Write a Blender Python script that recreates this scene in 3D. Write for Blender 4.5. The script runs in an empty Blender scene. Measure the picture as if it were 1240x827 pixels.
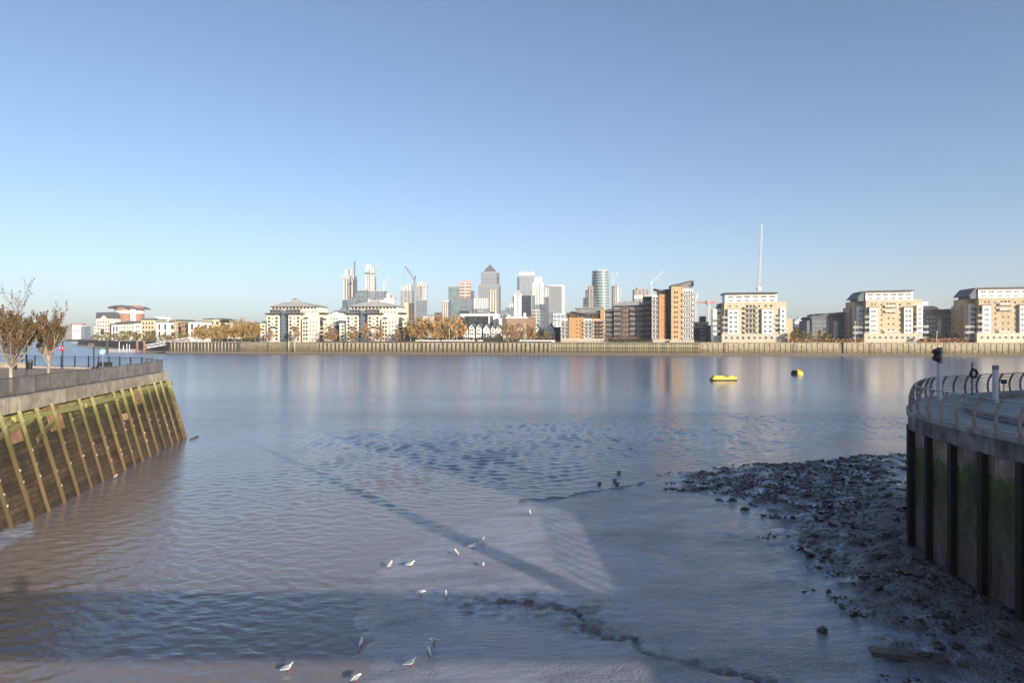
import bpy, math, random
import numpy as np
from mathutils import Vector, Matrix, noise as mnoise

random.seed(7)
SC = bpy.context.scene
COL = SC.collection
R = math.radians
PI = math.pi
F, CX, HY, CAMZ = 827.0, 620.0, 409.5, 3.4      # focal length in photo pixels, centre column, horizon row, eye height
ZW = -6.5                                         # river level
ZF = 0.6                                          # far promenade level
SUN_AZ, SUN_EL = R(144.7), R(15.5)

# ------------------------------------------------------------------ materials
def new_mat(name):
    m = bpy.data.materials.new(name); m.use_nodes = True
    nt = m.node_tree; b = nt.nodes['Principled BSDF']
    return m, nt, b
def N(nt, t, **kw):
    n = nt.nodes.new(t)
    for k, v in kw.items(): setattr(n, k, v)
    return n
def L(nt, a, b): nt.links.new(a, b)
def rgb(c): return (c[0], c[1], c[2], 1)
def mixc(nt, fac, a, b, mode='MIX'):
    n = N(nt, 'ShaderNodeMix', data_type='RGBA', blend_type=mode)
    for sock, v in ((n.inputs[0], fac), (n.inputs[6], a), (n.inputs[7], b)):
        if isinstance(v, (int, float)): sock.default_value = v
        elif isinstance(v, tuple): sock.default_value = rgb(v)
        else: L(nt, v, sock)
    return n.outputs[2]
def math_(nt, op, a, b=None, c=None, clamp=False):
    n = N(nt, 'ShaderNodeMath', operation=op, use_clamp=clamp)
    for i, v in enumerate((a, b, c)):
        if v is None: continue
        if isinstance(v, (int, float)): n.inputs[i].default_value = v
        else: L(nt, v, n.inputs[i])
    return n.outputs[0]
def noise_(nt, vec, scale, detail=4, rough=.55, dist=0):
    n = N(nt, 'ShaderNodeTexNoise'); n.inputs['Scale'].default_value = scale
    n.inputs['Detail'].default_value = detail; n.inputs['Roughness'].default_value = rough
    n.inputs['Distortion'].default_value = dist
    if vec is not None: L(nt, vec, n.inputs['Vector'])
    return n.outputs[0]
def mapping(nt, vec, scale=(1,1,1), rot=(0,0,0)):
    n = N(nt, 'ShaderNodeMapping'); n.inputs['Scale'].default_value = scale; n.inputs['Rotation'].default_value = rot
    L(nt, vec, n.inputs['Vector']); return n.outputs[0]
def ramp(nt, fac, stops):
    n = N(nt, 'ShaderNodeValToRGB'); e = n.color_ramp.elements
    while len(e) < len(stops): e.new(.5)
    for i, (p, c) in enumerate(stops):
        e[i].position = p; e[i].color = rgb(c) if isinstance(c, tuple) else (c, c, c, 1)
    L(nt, fac, n.inputs[0]); return n.outputs[0]
def remap(nt, v, a, b, c=0., d=1.):
    n = N(nt, 'ShaderNodeMapRange'); n.clamp = True
    L(nt, v, n.inputs[0])
    for i, x in enumerate((a, b, c, d)): n.inputs[i+1].default_value = x
    return n.outputs[0]
def bump_(nt, b, h, dist, strength=1.):
    n = N(nt, 'ShaderNodeBump'); n.inputs['Distance'].default_value = dist; n.inputs['Strength'].default_value = strength
    L(nt, h, n.inputs['Height']); L(nt, n.outputs[0], b.inputs['Normal'])

def plain(name, col, rough=.7, var=.18, scale=.6, metal=0., bump=0., streak=0.):
    """one base colour broken up by noise: weathering with a shape of its own"""
    m, nt, b = new_mat(name)
    g = N(nt, 'ShaderNodeNewGeometry').outputs['Position']
    v = noise_(nt, g, scale, 5)
    dark = tuple(c*(1-var*1.6) for c in col); lite = tuple(min(c*(1+var), .95) for c in col)
    c = mixc(nt, remap(nt, v, .3, .7), dark, lite)
    if streak:
        s = noise_(nt, mapping(nt, g, (2.2, 2.2, .18)), 1.5, 4)
        c = mixc(nt, math_(nt, 'MULTIPLY', remap(nt, s, .52, .72), streak), c, tuple(x*.35 for x in col))
    r = N(nt, 'ShaderNodeObjectInfo').outputs['Random']
    if var > .1: c = mixc(nt, 1., c, mixc(nt, r, (1-var*.9,)*3, (1+var*.6,)*3), 'MULTIPLY')
    L(nt, c, b.inputs['Base Color'])
    b.inputs['Roughness'].default_value = rough; b.inputs['Metallic'].default_value = metal
    if bump: bump_(nt, b, noise_(nt, g, scale*8, 4), bump)
    return m

def facade(name, wall, glass, fh, bw, fz, fx, rough=.6, grough=.12, lines=None):
    """far facade: storeys and bays as a grid of glazing in a wall (surface pattern)"""
    m, nt, b = new_mat(name)
    o = N(nt, 'ShaderNodeTexCoord').outputs['Object']
    s = N(nt, 'ShaderNodeSeparateXYZ'); L(nt, o, s.inputs[0])
    u = math_(nt, 'ADD', s.outputs[0], s.outputs[1])
    uz = math_(nt, 'DIVIDE', s.outputs[2], fh); uu = math_(nt, 'DIVIDE', u, bw)
    a = math_(nt, 'LESS_THAN', math_(nt, 'FRACT', uz), fz)
    c = math_(nt, 'LESS_THAN', math_(nt, 'FRACT', uu), fx)
    mask = math_(nt, 'MULTIPLY', a, c)
    cv = N(nt, 'ShaderNodeCombineXYZ'); L(nt, math_(nt, 'FLOOR', uu), cv.inputs[0]); L(nt, math_(nt, 'FLOOR', uz), cv.inputs[1])
    wn = N(nt, 'ShaderNodeTexWhiteNoise'); L(nt, cv.outputs[0], wn.inputs[0])
    gcol = mixc(nt, wn.outputs[0], tuple(x*.5 for x in glass), tuple(min(1, x*1.6) for x in glass))
    wv = noise_(nt, o, .05, 3)
    wc = mixc(nt, wv, tuple(x*.8 for x in wall), tuple(min(.95, x*1.15) for x in wall))
    L(nt, mixc(nt, mask, wc, gcol), b.inputs['Base Color'])
    L(nt, remap(nt, mask, 0, 1, rough, grough), b.inputs['Roughness'])
    b.inputs['Specular IOR Level'].default_value = .6
    return m

M = {}
M['cream']   = plain('cream_render', (.66,.61,.50), .75, .10, .3, streak=.15)
M['white']   = plain('white_render', (.70,.685,.65), .6, .06, .3, streak=.15)
M['whiteish']= plain('off_white_cladding', (.50,.515,.52), .5, .08, .2)
M['buff']    = plain('buff_brick', (.50,.40,.27), .85, .16, .8)
M['orange']  = plain('orange_brick', (.48,.26,.115), .85, .12, .8)
M['orange2'] = plain('pale_orange_brick', (.52,.36,.20), .85, .12, .8)
M['redbrick']= plain('red_brick', (.34,.18,.115), .85, .15, .8)
M['brickbrown'] = plain('brown_brick', (.33,.20,.13), .85, .15, .8)
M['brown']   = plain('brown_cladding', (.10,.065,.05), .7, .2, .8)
M['navy']    = plain('navy_cladding', (.035,.037,.055), .55, .2, .8)
M['slate']   = plain('slate_roof', (.10,.105,.12), .6, .2, .8)
M['greyroof']= plain('grey_metal_roof', (.34,.34,.33), .5, .12, .4)
M['darkroof']= plain('dark_roof_edge', (.045,.045,.05), .5, .2, .5)
M['steelgrey']=plain('grey_steel', (.24,.25,.27), .45, .15, .5, metal=.3)
M['wslate']  = plain('blue_grey_cladding', (.10,.115,.15), .6, .15, .5)
M['yellow']  = plain('yellow_render', (.57,.48,.31), .75, .1, .4)
M['beige']   = plain('beige_stone', (.55,.46,.34), .8, .12, .8, streak=.2)
M['wframe']  = plain('white_window_frame', (.75,.74,.71), .45, .04, .3)
M['dframe']  = plain('dark_window_frame', (.06,.06,.065), .4, .1, .3)
M['rail']    = plain('white_railing', (.72,.71,.68), .45, .05, .5)
M['drail']   = plain('dark_railing', (.06,.065,.07), .45, .1, .5)
M['craneW']  = plain('white_crane_paint', (.62,.62,.62), .45, .08, .5)
M['craneD']  = plain('dark_crane_paint', (.10,.11,.13), .5, .1, .5)
M['craneR']  = plain('red_crane_paint', (.42,.20,.17), .5, .1, .5)
M['glass'], _nt, _b = new_mat('window_glass')
_oi = N(_nt, 'ShaderNodeObjectInfo').outputs['Random']
L(_nt, mixc(_nt, remap(_nt, _oi, .45, 1), (.012,.014,.018), (.09,.09,.085)), _b.inputs['Base Color'])
_b.inputs['Roughness'].default_value = .06
M['bglass'], _nt, _b = new_mat('blue_glazing')
_g = N(_nt, 'ShaderNodeNewGeometry').outputs['Position']
L(_nt, mixc(_nt, noise_(_nt, _g, .5, 3), (.06,.09,.12), (.16,.21,.26)), _b.inputs['Base Color'])
_b.inputs['Roughness'].default_value = .1
# foreground
def zbands(name, stops, rough=.85, scale=2.2, amp=.9, bump=.03, planks=0., streak=0., spec=.4, vary=0.):
    """tidal wall: colour by height (algae, tide line) disturbed by noise, optional plank joints"""
    m, nt, b = new_mat(name)
    g = N(nt, 'ShaderNodeNewGeometry').outputs['Position']
    s = N(nt, 'ShaderNodeSeparateXYZ'); L(nt, g, s.inputs[0])
    n1 = noise_(nt, g, scale*.35, 6, .62); n2 = noise_(nt, mapping(nt, g, (3, 3, .35)), scale, 5, .6)
    z = math_(nt, 'ADD', s.outputs[2], math_(nt, 'MULTIPLY', math_(nt, 'SUBTRACT', n1, .5), amp*2))
    z = math_(nt, 'ADD', z, math_(nt, 'MULTIPLY', math_(nt, 'SUBTRACT', n2, .5), amp))
    c = ramp(nt, remap(nt, z, -7, 1), [((h+7)/8, k) for h, k in stops])
    fine = noise_(nt, g, scale*5, 6, .7)
    c = mixc(nt, 1., c, mixc(nt, remap(nt, fine, .3, .7), (.55,.55,.55), (1.35,1.33,1.28)), 'MULTIPLY')
    h = fine
    if streak:
        sn = noise_(nt, mapping(nt, g, (3.2, 3.2, .16)), 1.6, 4, .6)
        c = mixc(nt, math_(nt, 'MULTIPLY', remap(nt, sn, .55, .68), streak), c, (.020,.016,.012))
        sn2 = noise_(nt, mapping(nt, g, (4.1, 4.1, .22)), 1.9, 3, .6)
        topm = remap(nt, s.outputs[2], -2.4, -.9)
        c = mixc(nt, math_(nt, 'MULTIPLY', math_(nt, 'MULTIPLY', remap(nt, sn2, .58, .66), topm), streak), c, (.48,.44,.40))
        bl = noise_(nt, g, .9, 5, .65)
        c = mixc(nt, 1., c, mixc(nt, remap(nt, bl, .32, .68), (.55,.55,.55), (1.3,1.3,1.3)), 'MULTIPLY')
    if vary:
        rr = N(nt, 'ShaderNodeObjectInfo').outputs['Random']
        c = mixc(nt, 1., c, mixc(nt, rr, (1-vary, 1-vary*.8, 1-vary*.9), (1+vary, 1+vary, 1+vary*.7)), 'MULTIPLY')
    if planks:
        pz = math_(nt, 'DIVIDE', s.outputs[2], planks)
        fr = math_(nt, 'FRACT', pz)
        joint = math_(nt, 'LESS_THAN', fr, .09)
        wn = N(nt, 'ShaderNodeTexWhiteNoise', noise_dimensions='2D')
        cv = N(nt, 'ShaderNodeCombineXYZ'); L(nt, math_(nt, 'FLOOR', pz), cv.inputs[0])
        L(nt, math_(nt, 'FLOOR', math_(nt, 'DIVIDE', s.outputs[1], 4.3)), cv.inputs[1]); L(nt, cv.outputs[0], wn.inputs[0])
        c = mixc(nt, 1., c, mixc(nt, wn.outputs[0], (.62,.62,.62), (1.3,1.26,1.2)), 'MULTIPLY')
        c = mixc(nt, math_(nt, 'MULTIPLY', joint, .8), c, (.012,.010,.008))
        h = math_(nt, 'SUBTRACT', fine, joint)
    L(nt, c, b.inputs['Base Color'])
    b.inputs['Roughness'].default_value = rough; b.inputs['Specular IOR Level'].default_value = spec
    bump_(nt, b, h, bump)
    return m
M['timberwall'] = zbands('tidal_timber_boards', [(-6.6,(.09,.062,.042)),(-5.0,(.085,.058,.036)),(-3.0,(.075,.055,.034)),(-2.0,(.060,.055,.026)),(-1.5,(.14,.13,.045)),(-1.1,(.30,.26,.10)),(.2,(.34,.29,.17))], planks=.31, amp=.6, streak=.45)
M['pile'] = zbands('weathered_timber_pile', [(-6.6,(.12,.08,.045)),(-4.4,(.145,.10,.052)),(-2.6,(.11,.085,.038)),(-2.0,(.12,.115,.042)),(-1.4,(.23,.205,.095)),(0,(.34,.295,.175))], scale=5, amp=.9, bump=.06, vary=.35)
M['boltpale'] = plain('pale_bolt_plate', (.46,.40,.30), .8, .3, 3)
M['waler'] = zbands('mossy_timber_beam', [(-6.6,(.07,.05,.03)),(-2.2,(.10,.085,.04)),(-1.3,(.30,.28,.10)),(0,(.38,.34,.16))], scale=3, amp=.5)
M['rustply'] = plain('rusty_brown_panel', (.25,.135,.075), .9, .35, 1.6, bump=.02, streak=.5)
M['tanply'] = plain('tan_patch_board', (.40,.27,.16), .9, .2, 1.6)
M['concrete'] = plain('stained_coping_concrete', (.42,.36,.27), .9, .25, 1.1, bump=.02, streak=.65)
M['coplip'] = plain('pale_coping_lip', (.36,.34,.31), .85, .3, 1.6, bump=.02, streak=.5)
M['coldconcrete'] = plain('grey_coping_concrete', (.19,.175,.16), .85, .4, 1.6, bump=.03, streak=.9)
M['algaewall'] = zbands('algae_covered_quay_panel', [(-6.4,(0.152,0.116,0.096)),(-4.8,(0.174,0.131,0.107)),(-3.6,(0.123,0.109,0.065)),(-2.3,(0.094,0.109,0.038)),(-1.62,(0.116,0.152,0.038)),(-1.45,(0.348,0.254,0.210)),(.2,(0.420,0.312,0.261))], amp=.6, scale=2.6, bump=.06, streak=.75)
M['fender'] = zbands('tarred_fender_pile', [(-6.4,(.030,.022,.016)),(-3,(.028,.024,.016)),(0,(.040,.034,.028))], scale=3)
M['paving'] = plain('brown_paving', (.23,.18,.14), .85, .16, .5, bump=.005)
M['deck'] = plain('grey_platform_paving', (.24,.24,.24), .6, .15, .7, bump=.004)
M['kerb'] = plain('pale_kerb_stone', (.42,.36,.29), .85, .15, 1.5)
M['fence'] = plain('grey_steel_railing', (.125,.12,.115), .5, .2, 1.5, metal=.3)
M['navyfence'] = plain('dark_blue_railing', (.03,.045,.075), .45, .2, 1.5)
M['railsteel'] = plain('galvanised_rail', (.36,.37,.39), .42, .2, 2., metal=.4)
M['railpost'] = plain('grey_rail_post', (.15,.155,.165), .45, .2, 2., metal=.3)
M['black'] = plain('black_housing', (.012,.012,.014), .5, .2, 3)
M['postwhite'] = plain('pale_grey_post', (.55,.56,.57), .45, .06, 2., metal=0)
M['lens'] = plain('dark_signal_lens', (.03,.01,.01), .1, .2, 3)
M['yellowp'] = plain('yellow_buoy_paint', (.72,.50,.035), .5, .16, 1.2)
M['rubber'] = plain('black_rubber', (.018,.018,.018), .7, .3, 2)
M['redp'] = plain('red_enamel', (.52,.03,.06), .4, .1, 3)
M['bluep'] = plain('pale_blue_enamel', (.22,.50,.66), .35, .1, 3)
M['bark'] = plain('grey_bark', (.26,.22,.175), .9, .3, 6, bump=.01)
M['barkpale'] = plain('pale_trunk_bark', (.36,.315,.25), .9, .25, 6, bump=.01)
M['twig'] = plain('brown_twigs', (.135,.088,.055), .9, .3, 3)
M['farbark'] = plain('far_pale_bark', (.34,.29,.22), .9, .2, 1)
M['gull'] = plain('white_feathers', (.78,.77,.74), .7, .05, 20)
M['gullgrey'] = plain('pale_grey_feathers', (.27,.29,.32), .7, .1, 20)
M['duckdark'] = plain('dark_brown_feathers', (.05,.045,.04), .7, .2, 20)
M['beak'] = plain('dark_red_beak', (.30,.05,.03), .5, .1, 20)
M['stone'] = plain('wet_dark_stone', (.070,.055,.040), .34, .5, 5, bump=.02)
M['stone2'] = plain('brown_weedy_stone', (.10,.08,.042), .5, .5, 5, bump=.02)
M['cloth'] = plain('dark_coat', (.03,.03,.04), .9, .2, 5)
M['skin'] = plain('skin', (.42,.26,.19), .6, .05, 5)

def leaf_mat(name, cols, rough=.8):
    m, nt, b = new_mat(name)
    g = N(nt, 'ShaderNodeNewGeometry')
    c = ramp(nt, g.outputs['Random Per Island'], [(i/(len(cols)-1), k) for i, k in enumerate(cols)])
    r = N(nt, 'ShaderNodeObjectInfo').outputs['Random']
    c = mixc(nt, 1., c, mixc(nt, r, (.8,.85,.8), (1.15,1.1,1.15)), 'MULTIPLY')
    L(nt, c, b.inputs['Base Color']); b.inputs['Roughness'].default_value = rough
    b.inputs['Specular IOR Level'].default_value = .25
    return m
M['leafor'] = leaf_mat('orange_autumn_leaves', [(.21,.12,.045),(.35,.215,.08),(.42,.28,.10),(.28,.18,.075)])
M['leafbr'] = leaf_mat('brown_autumn_leaves', [(.20,.12,.06),(.33,.20,.10),(.38,.22,.11),(.22,.16,.08)])
M['leafol'] = leaf_mat('olive_leaves', [(.10,.09,.03),(.20,.16,.05),(.28,.21,.07),(.12,.12,.04)])
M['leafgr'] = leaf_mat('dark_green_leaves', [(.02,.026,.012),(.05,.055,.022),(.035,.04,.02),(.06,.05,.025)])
M['leafnear'] = leaf_mat('dry_brown_leaves', [(.07,.05,.028),(.13,.085,.042),(.17,.105,.05),(.11,.088,.045)])

# ------------------------------------------------------------------ mesh collector
class MB:
    def __init__(s): s.v, s.f, s.m = [], [], []
    def face(s, pts, mi=0):
        i = len(s.v); s.v += [tuple(p) for p in pts]; s.f.append(tuple(range(i, i+len(pts)))); s.m.append(mi)
    def box(s, a, b, mi=0):
        x0,y0,z0 = a; x1,y1,z1 = b
        if x0 > x1: x0, x1 = x1, x0
        if y0 > y1: y0, y1 = y1, y0
        if z0 > z1: z0, z1 = z1, z0
        i = len(s.v)
        s.v += [(x0,y0,z0),(x1,y0,z0),(x1,y1,z0),(x0,y1,z0),(x0,y0,z1),(x1,y0,z1),(x1,y1,z1),(x0,y1,z1)]
        for q in ((0,3,2,1),(4,5,6,7),(0,1,5,4),(1,2,6,5),(2,3,7,6),(3,0,4,7)):
            s.f.append(tuple(i+k for k in q)); s.m.append(mi)
        return s
    def obox(s, c, ax, ay, az, mi=0):
        """box from centre and three half-axis vectors"""
        c, ax, ay, az = map(Vector, (c, ax, ay, az)); i = len(s.v)
        for sx, sy, sz in ((-1,-1,-1),(1,-1,-1),(1,1,-1),(-1,1,-1),(-1,-1,1),(1,-1,1),(1,1,1),(-1,1,1)):
            s.v.append(tuple(c+ax*sx+ay*sy+az*sz))
        for q in ((0,3,2,1),(4,5,6,7),(0,1,5,4),(1,2,6,5),(2,3,7,6),(3,0,4,7)):
            s.f.append(tuple(i+k for k in q)); s.m.append(mi)
        return s
    def tube(s, pts, radii, n=6, mi=0, cap=True):
        pts = [Vector(p) for p in pts]
        if not isinstance(radii, (list, tuple)): radii = [radii]*len(pts)
        rings = []
        for k, p in enumerate(pts):
            t = (pts[min(k+1, len(pts)-1)] - pts[max(k-1, 0)])
            if t.length < 1e-9: t = Vector((0,0,1))
            t.normalize()
            a = t.cross(Vector((0,0,1)) if abs(t.z) < .9 else Vector((1,0,0))).normalized(); b = t.cross(a)
            i = len(s.v); rings.append(i)
            for j in range(n):
                q = 2*PI*j/n; s.v.append(tuple(p + (a*math.cos(q)+b*math.sin(q))*radii[k]))
        for a, b in zip(rings, rings[1:]):
            for j in range(n):
                s.f.append((a+j, a+(j+1) % n, b+(j+1) % n, b+j)); s.m.append(mi)
        if cap:
            s.f.append(tuple(rings[0]+j for j in range(n))); s.m.append(mi)
            s.f.append(tuple(rings[-1]+n-1-j for j in range(n))); s.m.append(mi)
        return s
    def prism(s, poly, v0, v1, mi=0):
        """(u, w) outline extruded along local y"""
        n = len(poly); i = len(s.v)
        s.v += [(u, v0, w) for u, w in poly] + [(u, v1, w) for u, w in poly]
        s.f.append(tuple(i+j for j in range(n))); s.m.append(mi)
        s.f.append(tuple(i+n+n-1-j for j in range(n))); s.m.append(mi)
        for j in range(n):
            k = (j+1) % n; s.f.append((i+j, i+n+j, i+n+k, i+k)); s.m.append(mi)
        return s
    def slab(s, poly, z0, z1, mi=0):
        n = len(poly); i = len(s.v)
        s.v += [(x, y, z0) for x, y in poly] + [(x, y, z1) for x, y in poly]
        s.f.append(tuple(i+n-1-j for j in range(n))); s.m.append(mi)
        s.f.append(tuple(i+n+j for j in range(n))); s.m.append(mi)
        for j in range(n):
            k = (j+1) % n; s.f.append((i+j, i+k, i+n+k, i+n+j)); s.m.append(mi)
        return s
    def mesh(s, name, mats, smooth=False):
        me = bpy.data.meshes.new(name); me.from_pydata(s.v, [], s.f); me.update()
        for m in (mats if isinstance(mats, (list, tuple)) else [mats]): me.materials.append(M[m] if isinstance(m, str) else m)
        if any(s.m): me.polygons.foreach_set('material_index', s.m)
        if smooth: me.polygons.foreach_set('use_smooth', [True]*len(s.f))
        return me
    def build(s, name, mats, parent=None, loc=None, smooth=False):
        return link(name, s.mesh(name, mats, smooth), parent, loc)

def link(name, me, parent=None, loc=None, scale=None):
    o = bpy.data.objects.new(name, me); COL.objects.link(o)
    if parent is not None: o.parent = parent
    if loc is not None: o.location = loc
    if scale is not None: o.scale = scale
    return o
def tag(o, label, cat, group=None):
    o['label'] = label; o['category'] = cat; o['kind'] = 'thing'
    if group: o['group'] = group
    return o
def empty(name, loc, rz=0., label=None, cat=None, group=None):
    o = bpy.data.objects.new(name, None); COL.objects.link(o)
    o.location = loc; o.rotation_euler = (0, 0, rz)
    if label: tag(o, label, cat, group)
    return o
def kind(o, k): o['kind'] = k; return o
def copy_thing(o, loc, rz=None, scale=None, label=None):
    c = o.copy(); COL.objects.link(c); c.location = loc
    if rz is not None: c.rotation_euler = (0, 0, rz)
    if scale is not None: c.scale = scale if isinstance(scale, tuple) else (scale,)*3
    if label: c['label'] = label
    def kids(a, b):
        for ch in list(a.children):
            k = ch.copy(); COL.objects.link(k); k.parent = b; kids(ch, k)
    kids(o, c)
    return c

# ------------------------------------------------------------------ picture -> place
def at(px, py, z):
    d = F*(CAMZ-z)/(py-HY); return Vector(((px-CX)/F*d, d, z))
def FL(px, off=0.):
    """point on a line parallel to the far river wall, off metres behind it"""
    k = (px-CX)/F; d = (422+off)/(1+.161*k); return Vector((k*d, d, 0))
BANK_RZ = math.atan2(-.161, 1)

# ------------------------------------------------------------------ camera, light, sky
cam = bpy.data.cameras.new('camera'); camo = bpy.data.objects.new('camera', cam); COL.objects.link(camo)
camo.location = (0, 0, CAMZ); camo.rotation_euler = (R(90), 0, 0)
cam.sensor_width = 36; cam.lens = 36*F/1240; cam.shift_y = -(413.5-HY)/1240
cam.clip_start = .1; cam.clip_end = 30000
SC.camera = camo

w = bpy.data.worlds.new('World'); SC.world = w; w.use_nodes = True
nt = w.node_tree; sk = N(nt, 'ShaderNodeTexSky'); sk.sky_type = 'NISHITA'; sk.sun_disc = False
sk.sun_elevation = SUN_EL; sk.sun_rotation = SUN_AZ; sk.air_density = .74; sk.dust_density = 1.45; sk.ozone_density = 2.0; sk.altitude = 0
L(nt, sk.outputs[0], nt.nodes['Background'].inputs[0]); nt.nodes['Background'].inputs[1].default_value = .097
sl = bpy.data.lights.new('sun', 'SUN'); sl.energy = 3.9; sl.angle = R(.53); sl.color = (1, .90, .76)
so = bpy.data.objects.new('sun', sl); COL.objects.link(so)
sd = Vector((math.sin(SUN_AZ)*math.cos(SUN_EL), math.cos(SUN_AZ)*math.cos(SUN_EL), math.sin(SUN_EL)))
so.rotation_euler = (-sd).to_track_quat('-Z', 'Y').to_euler(); so.location = sd*200
SC.view_settings.view_transform = 'Standard'; SC.view_settings.look = 'None'
SC.view_settings.exposure = .98; SC.view_settings.gamma = 1
SC.render.engine = 'CYCLES'; SC.cycles.use_denoising = True
SC.cycles.max_bounces = 6; SC.cycles.diffuse_bounces = 3; SC.cycles.glossy_bounces = 3; SC.cycles.volume_bounces = 0
SC.cycles.use_adaptive_sampling = True; SC.cycles.adaptive_threshold = .015
SC.cycles.caustics_reflective = False; SC.cycles.caustics_refractive = False

# ------------------------------------------------------------------ plan of the near banks
LT0, LT1 = Vector((-19.9, -1.5)), Vector((-34.6, 68.3))       # top edge of the timber wall
LDIR = (LT1-LT0).normalized(); LNRM = Vector((LDIR.y, -LDIR.x))   # towards the water
BAT = 1.75
REDGE = [(17.7,-3),(17.7,7),(17.45,14),(17.1,20),(17.0,22.7),(17.15,25.5),(17.55,28.5),(18.1,31.0),(19.3,33.1),(20.7,35.2),(22.3,37.3),(24.0,39.1),(26.4,40.5),(29.4,42.1),(32.5,43.7),(45,49.5),(80,65)]
RZ = .05

def seg_dist(X, Y, pts, closed=False):
    d = np.full(X.shape, 1e9)
    n = len(pts)
    for i in range(n if closed else n-1):
        ax, ay = pts[i][:2]; bx, by = pts[(i+1) % n][:2]
        dx, dy = bx-ax, by-ay
        t = np.clip(((X-ax)*dx+(Y-ay)*dy)/(dx*dx+dy*dy), 0, 1)
        d = np.minimum(d, np.hypot(X-ax-t*dx, Y-ay-t*dy))
    return d
def inside(X, Y, pts):
    c = np.zeros(X.shape, bool); n = len(pts)
    for i in range(n):
        x0, y0 = pts[i][:2]; x1, y1 = pts[(i+1) % n][:2]
        if y0 == y1: continue
        k = ((y0 > Y) != (y1 > Y)) & (X < (x1-x0)*(Y-y0)/(y1-y0)+x0)
        c ^= k
    return c
PX = lambda pts, z=ZW: [tuple(at(x, y, z))[:2] for x, y in pts]
SHORE = PX([(1095,549),(1000,559),(900,566),(840,572),(780,584),(690,600),(640,607),(560,632),(500,662),(462,690),(440,720),(434,750),(450,785),(430,815)]) + [(-6,14),(-6,4),(30,4),(60,30),(60,64)]
TRENCH = [(PX([(556,737),(620,733),(672,738),(700,742),(712,762),(745,777),(800,796),(860,812),(930,832)]), .17, .105),
          (PX([(628,608),(690,601),(735,593),(772,587),(790,581)]), -.09, .15),
          (PX([(845,645),(900,655),(960,668)]), .035, .25), (PX([(660,640),(760,680),(880,700),(985,705)]), .02, .3)]
RUBBLE = PX([(812,574),(930,556),(1096,547),(1098,650),(1130,670),(1240,745),(1250,840),(1120,835),(1080,790),(1040,745),(1000,700),(950,655),(930,625),(890,605),(830,597)], -6.45)
def fbm(x, y, s, o=4, z=0.): return mnoise.fractal(Vector((x*s, y*s, z)), 1., 2., o)

def bed_height(X, Y):
    """height of the creek bed (arrays) without the fine noise"""
    ins = inside(X, Y, SHORE); d = seg_dist(X, Y, SHORE, True)
    h = np.where(ins, .055*(1-np.exp(-d/1.5)) + .006*d, -.05*np.minimum(d, 20))
    dq = seg_dist(X, Y, REDGE)
    t = np.clip(1-dq/7, 0, 1); h += .42*t*t*(3-2*t)*ins
    for pts, dep, wid in TRENCH:
        h -= dep*np.exp(-(seg_dist(X, Y, pts)/wid)**2)*np.clip(.75+1.6*np.sin(X*1.9+Y*2.3)*np.sin(Y*1.3-X*.7), .15, 1.4)
    # silt bank at the toe of the timber wall, near the frame's left edge
    base = [tuple(LT0+LNRM*BAT), tuple(LT1+LNRM*BAT)]
    dl = seg_dist(X, Y, base)
    h = np.maximum(h, np.where((Y < 40), .20-.16*dl - .10*np.maximum(Y-35, 0), -9))
    return ZW + h

# ------------------------------------------------------------------ river and creek bed
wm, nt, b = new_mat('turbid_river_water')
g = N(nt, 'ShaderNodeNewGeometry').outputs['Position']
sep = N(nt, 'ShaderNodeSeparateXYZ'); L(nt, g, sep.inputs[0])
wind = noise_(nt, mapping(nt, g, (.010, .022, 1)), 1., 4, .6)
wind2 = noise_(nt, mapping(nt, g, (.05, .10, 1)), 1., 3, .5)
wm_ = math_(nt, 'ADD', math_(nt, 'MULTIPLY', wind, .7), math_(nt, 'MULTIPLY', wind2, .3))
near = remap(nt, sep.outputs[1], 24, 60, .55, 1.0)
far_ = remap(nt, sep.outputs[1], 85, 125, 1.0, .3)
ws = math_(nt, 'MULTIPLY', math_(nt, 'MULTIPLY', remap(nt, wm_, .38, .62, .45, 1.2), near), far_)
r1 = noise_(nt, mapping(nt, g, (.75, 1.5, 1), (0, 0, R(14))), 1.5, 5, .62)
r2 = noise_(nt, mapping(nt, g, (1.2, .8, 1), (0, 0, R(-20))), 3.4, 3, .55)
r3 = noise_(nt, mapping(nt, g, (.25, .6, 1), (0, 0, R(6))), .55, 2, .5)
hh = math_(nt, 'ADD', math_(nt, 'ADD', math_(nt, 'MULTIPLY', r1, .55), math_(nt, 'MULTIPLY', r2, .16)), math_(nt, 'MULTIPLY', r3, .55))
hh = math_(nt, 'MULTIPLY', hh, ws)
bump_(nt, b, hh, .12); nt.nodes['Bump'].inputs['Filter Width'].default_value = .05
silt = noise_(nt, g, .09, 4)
sky_tint = remap(nt, sep.outputs[1], 35, 95)
L(nt, mixc(nt, sky_tint, mixc(nt, silt, (.170,.142,.130), (.215,.185,.172)), (.050,.082,.150)), b.inputs['Base Color'])  # blue far base colour paints in the sky's reflection; near water stays silty
L(nt, math_(nt, 'ADD', remap(nt, sep.outputs[1], 55, 130, .04, .13), remap(nt, sep.outputs[1], 130, 320, 0, .12)), b.inputs['Roughness']); b.inputs['IOR'].default_value = 1.52
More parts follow.
